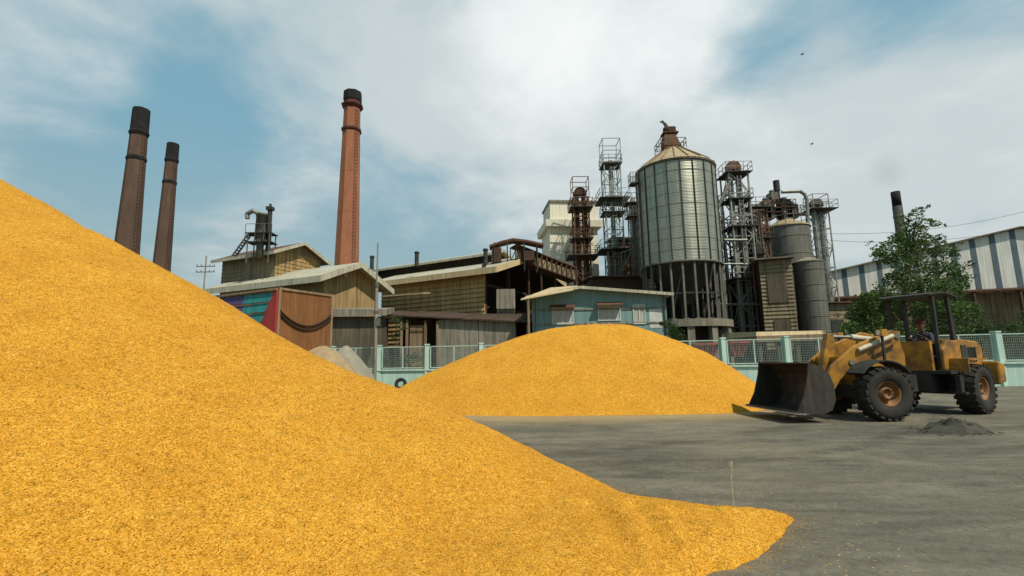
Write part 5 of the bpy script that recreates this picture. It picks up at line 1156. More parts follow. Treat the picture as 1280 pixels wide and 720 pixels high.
# ------------------------------------------------------------------ cargo truck behind the near heap
def truck():
    c = P(345, 420, 19.0); F = Frame2((c.x, c.y), R(62)); w = reach(F.c, F.g, 414, 3); L = 5.6
    t = thing('cargo_truck', 'cargo truck with a brown boarded tail and teal and purple painted side', 'truck', (c.x, c.y, 0))
    zt = zat(c.x, c.y, 362); zb = 1.25
    q = F.p(w, 0, 0); zt2 = zat(q.x, q.y, 370)
    zt = (zt+zt2)/2
    m = MB(); m.hexa([F.p(0, 0, zb), F.p(w, 0, zb), F.p(w, .08, zb), F.p(0, .08, zb), F.p(0, 0, zt), F.p(w, 0, zt), F.p(w, .08, zt), F.p(0, .08, zt)]); tg = m.build('tailgate', 'brown', t)
    m = MB()
    for a in (.0, w-.1): m.hexa([F.p(a, -.06, zb-.1), F.p(a+.1, -.06, zb-.1), F.p(a+.1, -.003, zb-.1), F.p(a, -.003, zb-.1), F.p(a, -.06, zt+.08), F.p(a+.1, -.06, zt+.08), F.p(a+.1, -.003, zt+.08), F.p(a, -.003, zt+.08)])
    for z in (zb, zt-.02): m.hexa([F.p(.1, -.05, z), F.p(w-.1, -.05, z), F.p(w-.1, -.003, z), F.p(.1, -.003, z), F.p(.1, -.05, z+.09), F.p(w-.1, -.05, z+.09), F.p(w-.1, -.003, z+.09), F.p(.1, -.003, z+.09)])
    m.build('tail_frame', 'wood', tg)
    for k in (0.0, .16):
        m = MB(); pts = []
        for i in range(15):
            u = i/14; z = zt-.85-k*1.0-.62*(1-(2*u-1)**2)**1.0*.9; pts.append(F.p(.08+u*(w-.16), -.05, z))
        m.path(pts, .035, 6); m.build('rope', 'rope', tg)
    # side: horizontal planks in purple and teal, cut by a red corner panel
    def side(z0, z1, b0, b1, mat, name, pr):
        m = MB(); n = 8
        for i in range(n):
            u0 = z0+(z1-z0)*i/n; u1 = z0+(z1-z0)*(i+1)/n-.05
            m.hexa([F.p(-pr, b0(u0), u0), F.p(.02, b0(u0), u0), F.p(.02, b1(u0), u0), F.p(-pr, b1(u0), u0), F.p(-pr*.4, b0(u1), u1), F.p(.02, b0(u1), u1), F.p(.02, b1(u1), u1), F.p(-pr*.4, b1(u1), u1)])
        m.build(name, mat, t)
    f = lambda z: (z-zb)/(zt-zb)
    red_b = lambda z: 0.15+1.9*(1-f(z))
    teal_e = lambda z: 2.1+.25*(1-f(z))
    side(zb, zt-.06, red_b, teal_e, 'tealslat', 'teal_planks', .09)
    side(zb, zt-.06, teal_e, K(L), 'purple', 'purple_planks', .09)
    m = MB(); m.prism([F.p(-.07, 0.0, zb), F.p(-.07, red_b(zb), zb), F.p(-.07, red_b(zt-.06), zt-.06), F.p(-.07, 0.0, zt-.06)], F.g.to_3d()*.09); m.build('red_corner_panel', 'red', t)
    m = MB(); m.bar(F.p(-.08, 0, zt), F.p(-.08, L, zt), .1); m.cut().bar(F.p(w, 0, zt), F.p(w, L, zt), .1); builds(m, 'top_rail', 'wood', t)
    m = MB(); m.hexa([F.p(w-.08, .1, zb), F.p(w, .1, zb), F.p(w, L, zb), F.p(w-.08, L, zb), F.p(w-.08, .1, zt), F.p(w, .1, zt), F.p(w, L, zt), F.p(w-.08, L, zt)])
    m.hexa([F.p(0, L-.1, zb), F.p(w, L-.1, zb), F.p(w, L, zb), F.p(0, L, zb), F.p(0, L-.1, zt), F.p(w, L-.1, zt), F.p(w, L, zt), F.p(0, L, zt)]); m.build('body_boards', 'brown', t)
    m = MB(); m.hexa([F.p(.05, .0, zb-.45), F.p(w-.05, .0, zb-.45), F.p(w-.05, L+2, zb-.45), F.p(.05, L+2, zb-.45), F.p(.05, .0, zb-.11), F.p(w-.05, .0, zb-.11), F.p(w-.05, L+2, zb-.11), F.p(.05, L+2, zb-.11)]); m.build('chassis', 'steeldark', t)
    m = MB(); m.hexa([F.p(.1, L+.3, zb-.1), F.p(w-.1, L+.3, zb-.1), F.p(w-.1, L+2.1, zb-.1), F.p(.1, L+2.1, zb-.1), F.p(.2, L+.35, zb+1.7), F.p(w-.2, L+.35, zb+1.7), F.p(w-.2, L+1.8, zb+1.7), F.p(.2, L+1.8, zb+1.7)]); m.build('cab', 'red', t)
    for b in (1.1, 2.3, L+1.1):
        for a in (.12, w-.12):
            m = MB(); o = F.p(a, b, .5); m.lathe(o, [(.0, -.1), (.25, -.12), (.46, -.13), (.5, -.08), (.5, .08), (.46, .13), (.25, .12), (0, .1)], 20, True, rot=Matrix.Rotation(F.th, 3, 'Z') @ Matrix.Rotation(R(90), 3, 'Y')); m.build('wheel', 'rubber', t)
    return F, w
TF, TW_ = truck()
# tan husk heap at the tail of the truck, grey canvas heap by the fence
q = P(403, 440, 20.6); zt = zat(q.x, q.y, 432); m = MB()
m.lathe((q.x, q.y, 0), [(2.3, 0), (1.7, zt*.34), (1.05, zt*.66), (.5, zt*.9), (.15, zt), (0, zt)], 30)
for v in m.v: v += V((mnoise.noise(v*1.9), mnoise.noise(v*1.9+V((7, 0, 0))), mnoise.noise(v*2.6)*.7))*.2*min(1, v.z*2)
tag(m.build('husk_heap', 'sack', origin=(q.x, q.y, 0)), 'blotchy tan heap of husks at the tail of the brown cargo truck', 'heap')
q = P(433, 440, 26.5); zt = zat(q.x, q.y, 432.5); m = MB()
m.lathe((q.x, q.y, 0), [(1.9, 0), (1.35, zt*.42), (.9, zt*.70), (.38, zt*.91), (.10, zt), (0, zt)], 22)
for v in m.v: v += V((mnoise.noise(v*1.3), mnoise.noise(v*1.3+V((7, 0, 0))), mnoise.noise(v*1.7)*.5))*.14
tag(m.build('covered_heap', 'ash', origin=(q.x, q.y, 0)), 'grey canvas-covered conical heap in front of the mint fence beside the truck', 'heap')

# red tipper bins behind the fence
def skip(x0, x1, ytop, ybot, Y, label):
    A = P(x0, ytop, Y); B = P(x1, ytop, Y); zb = P((x0+x1)/2, ybot, Y).z; w = B.x-A.x
    t = thing('tipper_bin', label, 'bin', ((A.x+B.x)/2, Y, 0)); zt = A.z
    m = MB(); i = .35
    m.hexa([V((A.x+i, Y+.2, zb)), V((B.x-i, Y+.2, zb)), V((B.x-i, Y+1.6, zb)), V((A.x+i, Y+1.6, zb)), V((A.x, Y, zt)), V((B.x, Y, zt)), V((B.x, Y+1.9, zt)), V((A.x, Y+1.9, zt))]); m.build('body', 'darkred', t)
    m = MB()
    for k in range(5):
        f = k/4; m.bar((A.x+i+(w-2*i)*f, Y+.17, zb), (A.x+w*f, Y-.04, zt), .09)
    m.bar((A.x-.05, Y-.05, zt), (B.x+.05, Y-.05, zt), .12); m.build('ribs', 'darkred', t)
    m = MB(); m.box(((A.x+B.x)/2, Y+.9, zb*.62), (w-.8, 1.2, .25)); m.build('chassis', 'steeldark', t)
    for dx in (-w*.3, w*.3):
        m = MB(); m.tube(((A.x+B.x)/2+dx, Y+.15, zb*.3), ((A.x+B.x)/2+dx, Y+1.75, zb*.3), zb*.3, n=18); m.build('wheel', 'rubber', t)
skip(868, 899, 430, 447, 28.6, 'dull red tipper bin behind the fence left of the pillar')
skip(912, 935, 428, 446, 28.9, 'brighter red tipper bin behind the fence right of the pillar')

# ------------------------------------------------------------------ wheel loader
def loader():
    hd = V((-.996, -.085)).normalized(); g = PG(1108, 526); left = V((-hd.y, hd.x))          # left side faces the camera
    o2 = V((g.x, g.y))-left*.95
    t = thing('wheel_loader', 'dirty orange wheel loader with a black bucket and open canopy beside the far heap', 'wheel loader')
    r = .67
    def wheel(M_):
        rim = MB(); prof = [(0, .10), (.09, .10), (.10, .15), (.15, .15), (.165, .05), (.24, .03), (.285, .17), (.31, .20), (.31, -.20), (0, -.20)]
        ty = MB(); tp = [(.31, .19), (.36, .235), (.52, .25), (.615, .22), (.645, .15), (.645, -.15), (.615, -.22), (.52, -.25), (.36, -.235), (.31, -.19)]
        rot = M_.to_3x3() @ Matrix.Rotation(R(-90), 3, 'X'); oc = M_.translation
        rim.lathe(oc, prof, 28, True, rot=rot); ty.lathe(oc, tp, 40, True, rot=rot)
        for i in range(22):
            for s in (-1, 1):
                a = 2*math.pi*(i+(.5 if s > 0 else 0))/22
                def pt(ang, rad, y): return oc+rot @ V((rad*math.cos(ang), rad*math.sin(ang), y))
                da = .085; k = .10*s
                lo = [pt(a-da, .63, .0), pt(a+da, .63, .0), pt(a+da+.09, .60, s*.243), pt(a-da+.09, .60, s*.243)]
                hi = [pt(a-da*.8, .678, .0), pt(a+da*.8, .678, .0), pt(a+da*.8+.09, .655, s*.25), pt(a-da*.8+.09, .655, s*.25)]
                ty.hexa(lo+hi)
        w = rim.build('wheel', 'rimorange', t)
        hb = MB()
        for i in range(10):
            a = 2*math.pi*i/10; c = oc+rot @ V((.125*math.cos(a), .125*math.sin(a), .14)); e = oc+rot @ V((.125*math.cos(a), .125*math.sin(a), .17)); hb.tube(c, e, .018, n=6)
        ty.build('tyre', 'rubber', w); hb.build('wheel_nuts', 'steeldark', w)
    I4 = Matrix.Identity(4); flip = Matrix.Rotation(math.pi, 4, 'Z')
    for y in (.95, -.85):
        wheel(Matrix.Translation((0, y, r)) @ (I4 if y > 0 else flip))
    # front frame
    m = MB()
    for s in (-1, 1):
        m.prism([(-1.15, s*.34, .55), (-.2, s*.34, .55), (.15, s*.34, .75), (-.25, s*.34, 1.25), (-.72, s*.34, 2.18), (-1.1, s*.34, 2.22), (-1.25, s*.34, 1.6)], (0, s*.07, 0))
    m.box((-.6, 0, .85), (1.2, .66, .5)); m.build('front_frame', 'orange', t)
    m = MB(); m.box((0, 0, r), (.34, 1.5, .34)); m.box((-.4, 0, 1.0), (.7, .6, .4)); m.tube((-1.3, 0, .5), (-1.3, 0, 1.25), .16); m.build('axle', 'steeldark', t)
    for s in (-1, 1):
        m = MB(); pts = []
        for i in range(9):
            a = R(38+i*13); pts.append((.80*math.cos(a), .80*math.sin(a)+r))
        y0, y1 = (.62, 1.16) if s > 0 else (-1.06, -.55)
        for (x0, z0), (x1, z1) in zip(pts, pts[1:]): m.hexa([V((x0, y0, z0)), V((x0, y1, z0)), V((x1, y1, z1)), V((x1, y0, z1)), V((x0*1.04, y0, z0+.03)), V((x0*1.04, y1, z0+.03)), V((x1*1.04, y1, z1+.03)), V((x1*1.04, y0, z1+.03))])
        m.build('mudguard', 'steeldark' if s < 0 else 'steeldark', t)
    # lift arms, crank, cylinders
    for s in (-1, 1):
        m = MB(); y = s*.50
        m.prism([(-1.08, y-.055, 2.22), (-.85, y-.055, 2.28), (.30, y-.055, 1.86), (.98, y-.055, 1.35), (1.335, y-.055, .66), (1.33, y-.055, .46), (1.18, y-.055, .44), (.78, y-.055, 1.0), (.15, y-.055, 1.42), (-1.0, y-.055, 1.98)], (0, .11, 0)); a = m.build('lift_arm', 'orange', t, bevel=.015)
        p = MB()
        for (x, z) in ((-.95, 2.12), (1.24, .54), (.42, 1.45)): p.tube((x, y-.09, z), (x, y+.09, z), .075, n=12)
        p.build('pivot_pin', 'edge', a)
        m = MB(); m.tube((-.55, s*.40, .78), (.02, s*.40, 1.12), .075); m.build('lift_cylinder', 'orange', t)
        m = MB(); m.tube((.02, s*.40, 1.12), (.42, s*.40, 1.42), .04); m.build('cylinder_rod', 'edge', t)
    m = MB(); m.bar((.55, -.5, 1.5), (.55, .5, 1.5), .18); m.build('cross_tube', 'orange', t)
    m = MB(); m.prism([(.45, -.09, 2.22), (.62, -.09, 2.22), (.82, -.09, 1.55), (.95, -.09, .98), (.80, -.09, .95), (.60, -.09, 1.35), (.42, -.09, 1.75)], (0, .18, 0)); m.build('bell_crank', 'orange', t, bevel=.015)
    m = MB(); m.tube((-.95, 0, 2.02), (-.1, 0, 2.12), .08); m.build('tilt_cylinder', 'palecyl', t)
    m = MB(); m.tube((-.1, 0, 2.12), (.53, 0, 2.14), .045); m.build('cylinder_rod', 'edge', t)
    m = MB(); m.bar((.88, 0, 1.0), (1.33, 0, .95), .12); m.build('bucket_link', 'steeldark', t)
    m = MB(); m.tube((-.8, .60, 2.12), (.22, .60, 1.76), .06); m.build('arm_highlight_tube', 'palecyl', t)  # pale tube added to stand for the bright highlight on the arm
    for k, y in enumerate((.30, .36, -.30)):
        m = MB(); pts = [V((-1.05, y, 1.5+.05*k)), V((-.8, y, 1.75)), V((-.3, y+.02, 1.78-.06*k)), V((.15, y+.05, 1.55)), V((.45, y+.02, 1.62))]
        m.path(pts, .022, 6); m.build('hydraulic_hose', 'rubber', t)
    for s in (-1, 1):
        m = MB(); m.bar((-.35, s*.75, 1.3), (-.35, s*.75, 2.12), .05); q = m.build('lamp_bracket', 'steeldark', t)
        m = MB(); m.box((-.35, s*.75, 2.2), (.16, .2, .17)); m.build('lamp_housing', 'orange', q)
        m = MB(); m.tube((-.27, s*.75, 2.2), (-.255, s*.75, 2.2), .07); m.build('headlight', 'lamp', q)
    # bucket: curved shell open forwards, end plates, worn lip
    prof = [(2.46, .26), (1.75, .20), (1.48, .30), (1.36, .55), (1.36, .90), (1.46, 1.18), (1.66, 1.36), (1.98, 1.47)]
    n = len(prof); hb = 1.06
    m = MB()
    for (x0, z0), (x1, z1) in zip(prof, prof[1:]):
        d = V((x1-x0, 0, z1-z0)).normalized(); nn = V((d.z, 0, -d.x))*.035
        a, b = V((x0, 0, z0)), V((x1, 0, z1)); y0, y1 = V((0, -hb, 0)), V((0, hb, 0))
        m.hexa([a+y0, b+y0, b+y1, a+y1, a+y0+nn, b+y0+nn, b+y1+nn, a+y1+nn])
    bk = m.build('bucket', 'bucket', t)
    for s in (-1, 1):
        m = MB(); m.prism([(x, s*(hb-.045)+s*.048, z) for x, z in [(2.38, .27)]+prof[1:-1]+[(1.97, 1.46), (2.02, 1.15), (2.18, .62)]], (0, -s*.045, 0)); m.build('end_plate', 'bucket', bk)
    m = MB(); m.hexa([V((2.44, -hb-.02, .225)), V((2.44, hb+.02, .225)), V((2.18, hb+.02, .20)), V((2.18, -hb-.02, .20)), V((2.60, -hb-.02, .262)), V((2.60, hb+.02, .262)), V((2.18, hb+.02, .245)), V((2.18, -hb-.02, .245))])
    m.build('cutting_edge', 'edge', bk)
    # ---- rear unit, articulated at the centre joint
    A = Matrix.Translation((-1.3, 0, 0)) @ Matrix.Rotation(R(22), 4, 'Z') @ Matrix.Translation((1.3, 0, 0))
    def rb(m, *a, **k):
        m.v = [A @ v for v in m.v]; return m.build(*a, **k)
    for y in (.90, -.86):
        wheel(A @ Matrix.Translation((-3.3, y, r)) @ (I4 if y > 0 else flip))
    SH = V((-1.0, 0, 0))
    def rs(m, *a, **k): m.v = [v+SH for v in m.v]; return rb(m, *a, **k)
    m = MB(); m.box((-2.5, 0, .85), (2.6, .8, .5)); m.box((-2.3, 0, r), (.34, 1.6, .34)); rs(m, 'rear_chassis', 'steeldark', t)
    m = MB(); m.box((-1.2, 0, .85), (1.2, .5, .45)); rb(m, 'centre_joint', 'steeldark', t)
    m = MB(); m.box((-1.85, 0, 1.13), (1.25, 1.7, .09)); m.box((-1.75, .88, .8), (.6, .12, .5)); m.box((-1.62, .9, .58), (.35, .25, .06)); rs(m, 'platform', 'steeldark', t)
    m = MB(); m.prism([(-2.55, -.62, 1.16), (-3.95, -.62, 1.16), (-3.95, -.62, 1.78), (-3.75, -.62, 1.98), (-2.55, -.62, 2.05)], (0, 1.24, 0)); h = rs(m, 'engine_hood', 'orange', t, bevel=.04)
    m = MB()
    for i in range(9): m.box((-3.45+i*.1, .625, 1.6), (.05, .03, .42))
    m.box((-2.74, .63, 1.62), (.34, .03, .5)); rs(m, 'grille', 'steeldark', h)
    m = MB(); m.tube((-3.3, .25, 1.98), (-3.3, .25, 2.75), .055); rs(m, 'exhaust_pipe', 'steeldark', h)
    m = MB(); m.prism([(-3.7, -.9, .72), (-4.15, -.9, .8), (-4.15, -.9, 1.3), (-3.8, -.9, 1.4)], (0, 1.9, 0)); rs(m, 'counterweight', 'orange', t, bevel=.05)
    for s in (-1, 1):
        m = MB(); m.box((-2.3, s*.86, 1.47), (1.15, .42, .06)); m.box((-1.72, s*.86, 1.3), (.06, .42, .34)); rs(m, 'mudguard', 'orange', t)
    m = MB(); m.box((-1.28, 0, 1.55), (.12, .95, .75)); m.box((-1.4, 0, 1.95), (.3, .9, .08)); rs(m, 'dash_console', 'orange', t)
    m = MB(); m.bar((-1.42, 0, 1.95), (-1.62, 0, 2.08), .05); rot = Matrix.Rotation(R(-28), 3, 'Y')
    pts = [V((-1.63, 0, 2.1))+rot @ V((.2*math.cos(a), .2*math.sin(a), 0)) for a in [2*math.pi*i/16 for i in range(17)]]
    m.path(pts, .018, 6); m.bar(pts[0], pts[8], .03); rs(m, 'steering_wheel', 'steeldark', t)
    m = MB(); m.box((-2.05, 0, 1.5), (.48, .52, .14)); m.box((-2.05, 0, 1.3), (.3, .3, .3)); m.box((-2.30, 0, 1.8), (.12, .5, .55), 0, R(-8)); rs(m, 'seat', 'steeldark', t, bevel=.03)
    for s in (-1, 1):
        m = MB(); m.prism([(-1.45, s*.60-.06, 1.18), (-2.5, s*.60-.06, 1.18), (-2.5, s*.60-.06, 2.0), (-1.75, s*.60-.06, 2.0), (-1.5, s*.60-.06, 1.75)], (0, .12, 0)); rs(m, 'side_panel', 'orange', t, bevel=.03)
    for x in (-1.5, -2.45):
        for s in (-1, 1):
            m = MB(); m.bar((x, s*.54, 1.17), (x+(.06 if x < -2 else -.02), s*.54, 3.28), .09); rs(m, 'canopy_post', 'steeldark', t)
    m = MB(); N_ = 8; x0, x1 = -1.2, -2.85
    for i in range(N_):
        u0, u1 = i/N_, (i+1)/N_; f = lambda u: 3.29+.10*(1-(2*u-1)**2)
        a, b = x0+(x1-x0)*u0, x0+(x1-x0)*u1
        m.hexa([V((a, -.64, f(u0)-.05)), V((b, -.64, f(u1)-.05)), V((b, .64, f(u1)-.05)), V((a, .64, f(u0)-.05)), V((a, -.64, f(u0))), V((b, -.64, f(u1))), V((b, .64, f(u1))), V((a, .64, f(u0)))])
    rs(m, 'canopy_roof', 'steeldark', t)
    t.location = (o2.x, o2.y, 0); t.rotation_euler = (0, 0, math.atan2(hd.y, hd.x))
    return Matrix.Translation((o2.x, o2.y, 0)) @ Matrix.Rotation(math.atan2(hd.y, hd.x), 4, 'Z') @ A @ Matrix.Translation(SH)
LM = loader()

# ------------------------------------------------------------------ driver: one skinned body, cap and shirt as children
def driver(Mx):
    S = (-2.02, 0, 1.57)                   # seat top
    j = {'pelvis': (-2.08, 0, 1.70, .150), 'belly': (-2.10, 0, 1.88, .135), 'chest': (-2.08, 0, 2.08, .165), 'neck0': (-2.05, 0, 2.25, .075), 'neck': (-2.02, 0, 2.32, .055), 'head0': (-2.0, 0, 2.40, .085), 'head': (-2.0, 0, 2.50, .10), 'crown': (-2.02, 0, 2.58, .075)}
    e = [('pelvis', 'belly'), ('belly', 'chest'), ('chest', 'neck0'), ('neck0', 'neck'), ('neck', 'head0'), ('head0', 'head'), ('head', 'crown')]
    for s, n in ((1, 'l'), (-1, 'r')):
        j.update({n+'sh': (-2.06, s*.19, 2.18, .075), n+'el': (-1.93, s*.27, 1.95, .05), n+'wr': (-1.72, s*.17, 2.06, .032), n+'hip': (-2.02, s*.10, 1.68, .095), n+'kn': (-1.62, s*.15, 1.70, .07), n+'an': (-1.52, s*.15, 1.27, .045), n+'ft': (-1.42, s*.15, 1.22, .045)})
        e += [('chest', n+'sh'), (n+'sh', n+'el'), (n+'el', n+'wr'), ('pelvis', n+'hip'), (n+'hip', n+'kn'), (n+'kn', n+'an'), (n+'an', n+'ft')]
        for k in range(5):
            dy = (k-2)*.018; ln = (.055, .075, .08, .075, .06)[k]
            if k == 0: p1 = (-1.69, s*(.17-.05), 2.09, .012); p2 = (-1.66, s*(.17-.06), 2.11, .010)
            else: p1 = (-1.66, s*.17+dy, 2.10, .011); p2 = (-1.66+ln*.35, s*.17+dy, 2.085, .009)
            j[n+'f%d' % k] = p1; j[n+'g%d' % k] = p2; e += [(n+'wr', n+'f%d' % k), (n+'f%d' % k, n+'g%d' % k)]
    names = list(j); me = bpy.data.meshes.new('person')
    L0 = V((-2.02, 0, 1.2))
    me.from_pydata([tuple(V(j[n][:3])-L0) for n in names], [(names.index(a), names.index(b)) for a, b in e], [])
    o = bpy.data.objects.new('person', me); C.objects.link(o)
    sk = o.modifiers.new('skin', 'SKIN'); sk.use_smooth_shade = True
    for i, n in enumerate(names):
        d = me.skin_vertices[0].data[i]; d.radius = (j[n][3], j[n][3]); d.use_root = (n == 'pelvis')
    o.modifiers.new('sub', 'SUBSURF').levels = 1; o.modifiers['sub'].render_levels = 2
    m_, N, b = newmat('driver_skin_and_clothes'); v = coords(N); sp = N.n('ShaderNodeSeparateXYZ'); N.set(sp.inputs[0], v)
    hand = N.math('MULTIPLY', N.math('GREATER_THAN', sp.outputs[0], .27), N.math('GREATER_THAN', sp.outputs[2], .70))
    fac = N.math('MAXIMUM', N.math('GREATER_THAN', sp.outputs[2], 1.09), hand)
    N.set(b.inputs['Base Color'], N.mix(fac, N.mix(N.noise(v, 12, 3), (0.02, 0.02, 0.03), (0.045, 0.04, 0.05)), (0.19, 0.095, 0.06))); b.inputs['Roughness'].default_value = .85
    me.materials.append(m_)
    ORIG[o.name] = L0
    tag(o, 'seated driver in dark clothes and a dark red cap under the loader canopy', 'person')
    m = MB(); m.lathe((-2.02, 0, 2.53), [(.118, -.01), (.122, .03), (.105, .09), (.06, .125), (0, .135)], 16); m.hexa([V((-1.93, -.08, 2.525)), V((-1.80, -.06, 2.505)), V((-1.80, .06, 2.505)), V((-1.93, .08, 2.525)), V((-1.93, -.08, 2.54)), V((-1.80, -.06, 2.52)), V((-1.80, .06, 2.52)), V((-1.93, .08, 2.54))]); m.build('cap', 'cap', o)
    m = MB()
    for s in (-1, 1): m.cut().ball((-1.905, s*.035, 2.485), .014, 8, 5)
    builds(m, 'eye', 'steeldark', o)
    m = MB(); m.ball((-1.893, 0, 2.455), .018, 8, 6, (1, .8, 1.4)); m.build('nose', 'skin', o)
    m = MB(); 
    for s in (-1, 1): m.cut().ball((-2.02, s*.105, 2.46), .03, 8, 6, (.7, .5, 1.2))
    builds(m, 'ear', 'skin', o)
    m = MB(); m.ball((-1.905, 0, 2.405), .022, 8, 5, (.5, 1.2, .3)); m.build('mouth', 'cap', o)
    o.matrix_world = Mx @ Matrix.Translation(L0)
driver(LM)

# ------------------------------------------------------------------ trees and bushes
def leaves(m, cen, rad, n, size, rng, flat=.8):
    for _ in range(n):
        while True:
            d = V((rng.uniform(-1, 1), rng.uniform(-1, 1), rng.uniform(-1, 1)))
            if d.length <= 1 and d.length > rng.random()*.75: break
        p = V(cen)+V((d.x*rad, d.y*rad, d.z*rad*flat))
        u = V((rng.gauss(0, 1), rng.gauss(0, 1), rng.gauss(0, .6))).normalized(); w = u.cross(V((rng.gauss(0, 1), rng.gauss(0, 1), rng.gauss(0, 1)))).normalized()
        s = size*rng.uniform(.6, 1.25)
        m.add([p-u*s*.5, p+w*s*.22, p+u*s*.5, p-w*s*.22], [(0, 1, 2, 3)])
def tree():
    rng = random.Random(11); Y = 33.0
    b = P(1142, 450, Y); t = thing('broadleaf_tree', 'big dark green broadleaf tree with a ragged crown behind the wheel loader', 'tree', (b.x, Y, 0))
    tr = MB(); top = P(1148, 300, Y)
    pts = [V((b.x, Y, 0)), V((b.x+.15, Y, 2.2)), V((b.x-.1, Y+.1, 4.4)), V((b.x+.2, Y, 6.8)), V((top.x, Y, top.z))]
    rs = [.38, .30, .24, .16, .07]
    for (p, q, r0, r1) in zip(pts, pts[1:], rs, rs[1:]): tr.tube(p, q, r0, r1, 10); tr.ball(q, r1, 10, 6)
    tr.build('trunk', 'bark', t)
    # clump centres read from the outline of the crown (pixel column, row, radius in metres), spread through depth
    cl = [(1130, 275, .55), (1146, 268, .5), (1155, 283, .55), (1137, 290, .6), (1166, 278, .35), (1122, 296, .6), (1150, 300, .6), (1112, 312, .7), (1135, 312, .8), (1160, 312, .65), (1175, 300, .5), (1182, 315, .7), (1108, 326, .6), (1126, 330, .8), (1150, 332, .8), (1172, 335, .8),
          (1102, 318, .4), (1190, 335, .7), (1196, 355, .8), (1120, 352, .8), (1142, 355, .9), (1165, 358, .9), (1188, 362, 1.0), (1105, 366, .7), (1090, 376, .7), (1078, 388, .7), (1070, 402, .6), (1095, 396, .9), (1115, 384, 1.0), (1140, 382, 1.0), (1165, 386, 1.0), (1190, 390, 1.0),
          (1072, 392, .8), (1084, 402, .9), (1062, 412, .7), (1098, 384, .9), (1090, 418, .8), (1080, 414, .7), (1105, 412, 1.0), (1130, 410, 1.0), (1155, 412, 1.0), (1182, 414, 1.0), (1205, 385, .9), (1210, 412, .9)]
    lf = MB(); lm = MB()
    for (px, py, r) in cl:
        for k in range(2 if r > .55 else 1):
            c = P(px+rng.uniform(-5, 5), py+rng.uniform(-4, 4), Y+rng.uniform(-1.9, 1.9)*min(1.3, r+.2))
            rr = r*rng.uniform(.8, 1.1)
            leaves(lf, c, rr, int((230 if py < 345 else 340)*rr*rr)+45, .24, rng)
            for _ in range(3):
                e = c+V((rng.uniform(-1, 1), rng.uniform(-1, 1), rng.uniform(-.6, .8)))*rr*1.25
                leaves(lf, e, rr*.36, 16, .22, rng)
        c = P(px, py, Y); s = pts[1].lerp(pts[3], max(0, min(1, (c.z-3.0)/6))) if c.z < 8 else pts[3].lerp(pts[4], .5)
        s = V((s.x, s.y, min(s.z, c.z-.2) if c.z > 2.5 else 2.0)); mid = s.lerp(c, .5)+V((0, 0, .25)); lm.tube(s, mid, .07, .045, 6); lm.tube(mid, c, .045, .015, 6)
    lm.build('limbs', 'bark', t); lf.build('crown', 'leaf', t)
tree()
def bush(label, spots, Y, n, size=.16):
    rng = random.Random(len(label)); q = P(spots[0][0], spots[0][1], Y)
    t = thing('leafy_bush', label, 'bush', (q.x, Y, 0)); lf = MB(); st = MB()
    for (px, py, r) in spots:
        c = P(px, py, Y+rng.uniform(-.3, .3)); leaves(lf, c, r, n, size, rng)
        for _ in range(3): leaves(lf, c+V((rng.uniform(-1, 1), rng.uniform(-.6, .6), rng.uniform(-.5, 1)))*r, r*.4, n//6, size, rng)
        st.tube((q.x+rng.uniform(-.2, .2), Y, 0), c, .04, .015, 6)
    st.build('stems', 'bark', t); lf.build('foliage', 'bush', t)
bush('dark green bush under the silo plinth behind the far heap crest', [(838, 412, .5), (846, 418, .55), (832, 405, .35), (850, 424, .5)], 31.5, 150)
bush('low green bush behind the mesh panel left of the far heap', [(497, 452, .5), (510, 450, .5), (485, 455, .45), (520, 447, .45)], 31.6, 120)
bush('thin creeper hanging beside the timber door of the lean-to', [(494, 420, .35), (500, 408, .4), (497, 398, .3)], 34.0, 70)
bush('rough green shrub behind the loader bucket and fence', [(1062, 430, .5), (1075, 424, .6), (1090, 428, .6)], 29.5, 160)
bush('leafy roadside shrub behind the rear of the wheel loader', [(1210, 425, .9), (1235, 415, 1.0), (1265, 420, 1.0), (1290, 410, 1.0)], 30.5, 420, .2)

# ------------------------------------------------------------------ small things on the yard and in the sky
q = PG(1192, 540); m = MB()
m.lathe((q.x, q.y, -.02), [(.75, 0), (.62, .05), (.42, .16), (.2, .25), (0, .28)], 40)
for v in m.v:
    d = V((mnoise.noise(v*3), mnoise.noise(v*3+V((9, 0, 0))), mnoise.noise(v*5))); v += V((d.x*.16, d.y*.12, max(0, v.z)*d.z*.9)); v.y = q.y+(v.y-q.y)*.6
for i in range(90):
    rng = random.Random(i*7+2); r_ = abs(rng.gauss(0, .42)); an_ = rng.random()*6.28; a = V((q.x+r_*math.cos(an_), q.y+r_*.6*math.sin(an_), max(.01, .24-r_*.36)+.01)); m.bar(a, a+V((rng.uniform(-.12, .12), rng.uniform(-.08, .08), rng.uniform(-.02, .05))), .014)
tag(m.build('sweepings_heap', 'darkdirt', origin=(q.x, q.y, 0)), 'low dark heap of sweepings on the yard in front of the loader', 'debris heap')
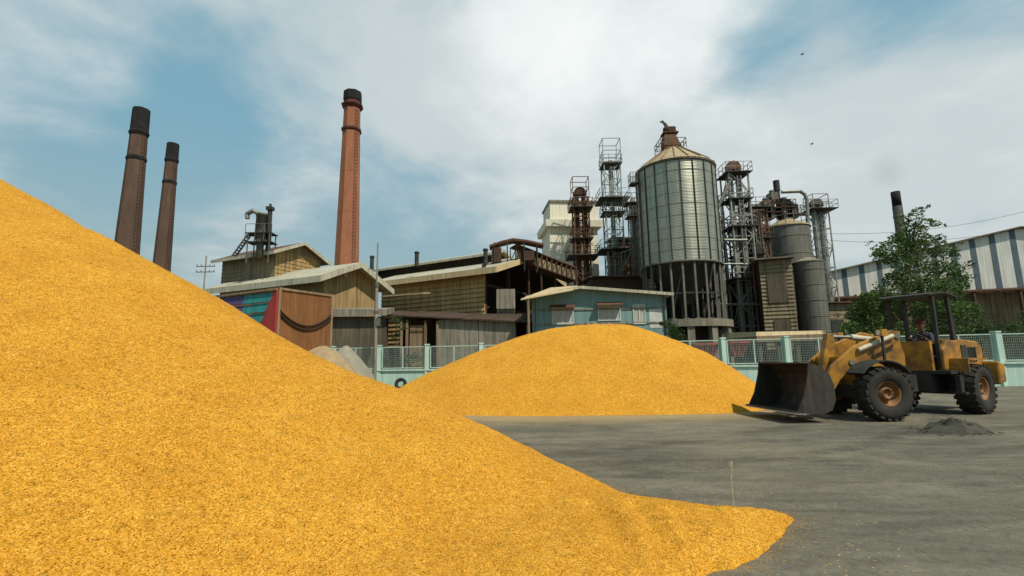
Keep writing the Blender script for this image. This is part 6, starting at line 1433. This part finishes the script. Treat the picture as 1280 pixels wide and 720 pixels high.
q = PG(917, 624, .26); T = zat(q.x, q.y, 577); m = MB(); m.tube((q.x, q.y, .1), (q.x-.01, q.y, T*.75), .0045, .004, 6); m.tube((q.x-.01, q.y, T*.75), (q.x+.02, q.y, T), .004, .003, 6)
for i in range(12):
    rng = random.Random(i); a = V((q.x+.0, q.y, T-.02*i*.6-.02)); m.bar(a, a+V((rng.uniform(-.02, .02), rng.uniform(-.02, .02), .03)), .004)
tag(m.build('dry_stalk', 'straw', origin=(q.x, q.y, .12)), 'thin pale dry stalk standing upright in the grain tongue', 'stalk')
for (px, py, lab) in ((1003, 68, 'tiny dark bird high in the sky, the upper one'), (1015, 180, 'tiny dark bird above the steel elevators, the lower one')):
    q = P(px, py, 60); m = MB(); m.ball(q, .10, 10, 6, (1.5, .8, .8))
    for s in (-1, 1): m.prism([q+V((-.08, s*.05, .03)), q+V((.12, s*.05, .03)), q+V((.05, s*.2, .11)), q+V((-.08, s*.3, .06))], (0, 0, .02))
    m.prism([q+V((-.2, -.03, 0)), q+V((-.2, .03, 0)), q+V((-.3, .06, .02)), q+V((-.3, -.06, .02))], (0, 0, .02))
    tag(m.build('bird', 'bird', origin=tuple(q)), lab, 'bird', 'birds in flight')

sm, N, b = newmat('thin_smoke'); N.t.nodes.remove(b); out = [n for n in N.t.nodes if n.type == 'OUTPUT_MATERIAL'][0]
pv = N.n('ShaderNodeVolumePrincipled'); pv.inputs['Color'].default_value = (.62, .55, .45, 1); v = coords(N)
ln = N.n('ShaderNodeVectorMath', operation='LENGTH'); N.set(ln.inputs[0], N.vmath('MULTIPLY', v, (1/3.2, 1/3.2, 1/3.6)))
den_ = N.math('MULTIPLY', N.math('SUBTRACT', 1.0, N.math('ADD', ln.outputs['Value'], N.math('MULTIPLY', N.math('SUBTRACT', N.noise(v, .5, 4), .5), .9)), clamp=True), .07)
N.set(pv.inputs['Density'], den_); N.t.links.new(pv.outputs[0], out.inputs['Volume'])
q = P(1109, 216, 80); m = MB(); m.ball(q, 3.6, 24, 14)
tag(m.build('smoke', sm, origin=tuple(q)), 'faint brown puff of smoke above the dark steel stack', 'smoke', kind='stuff')
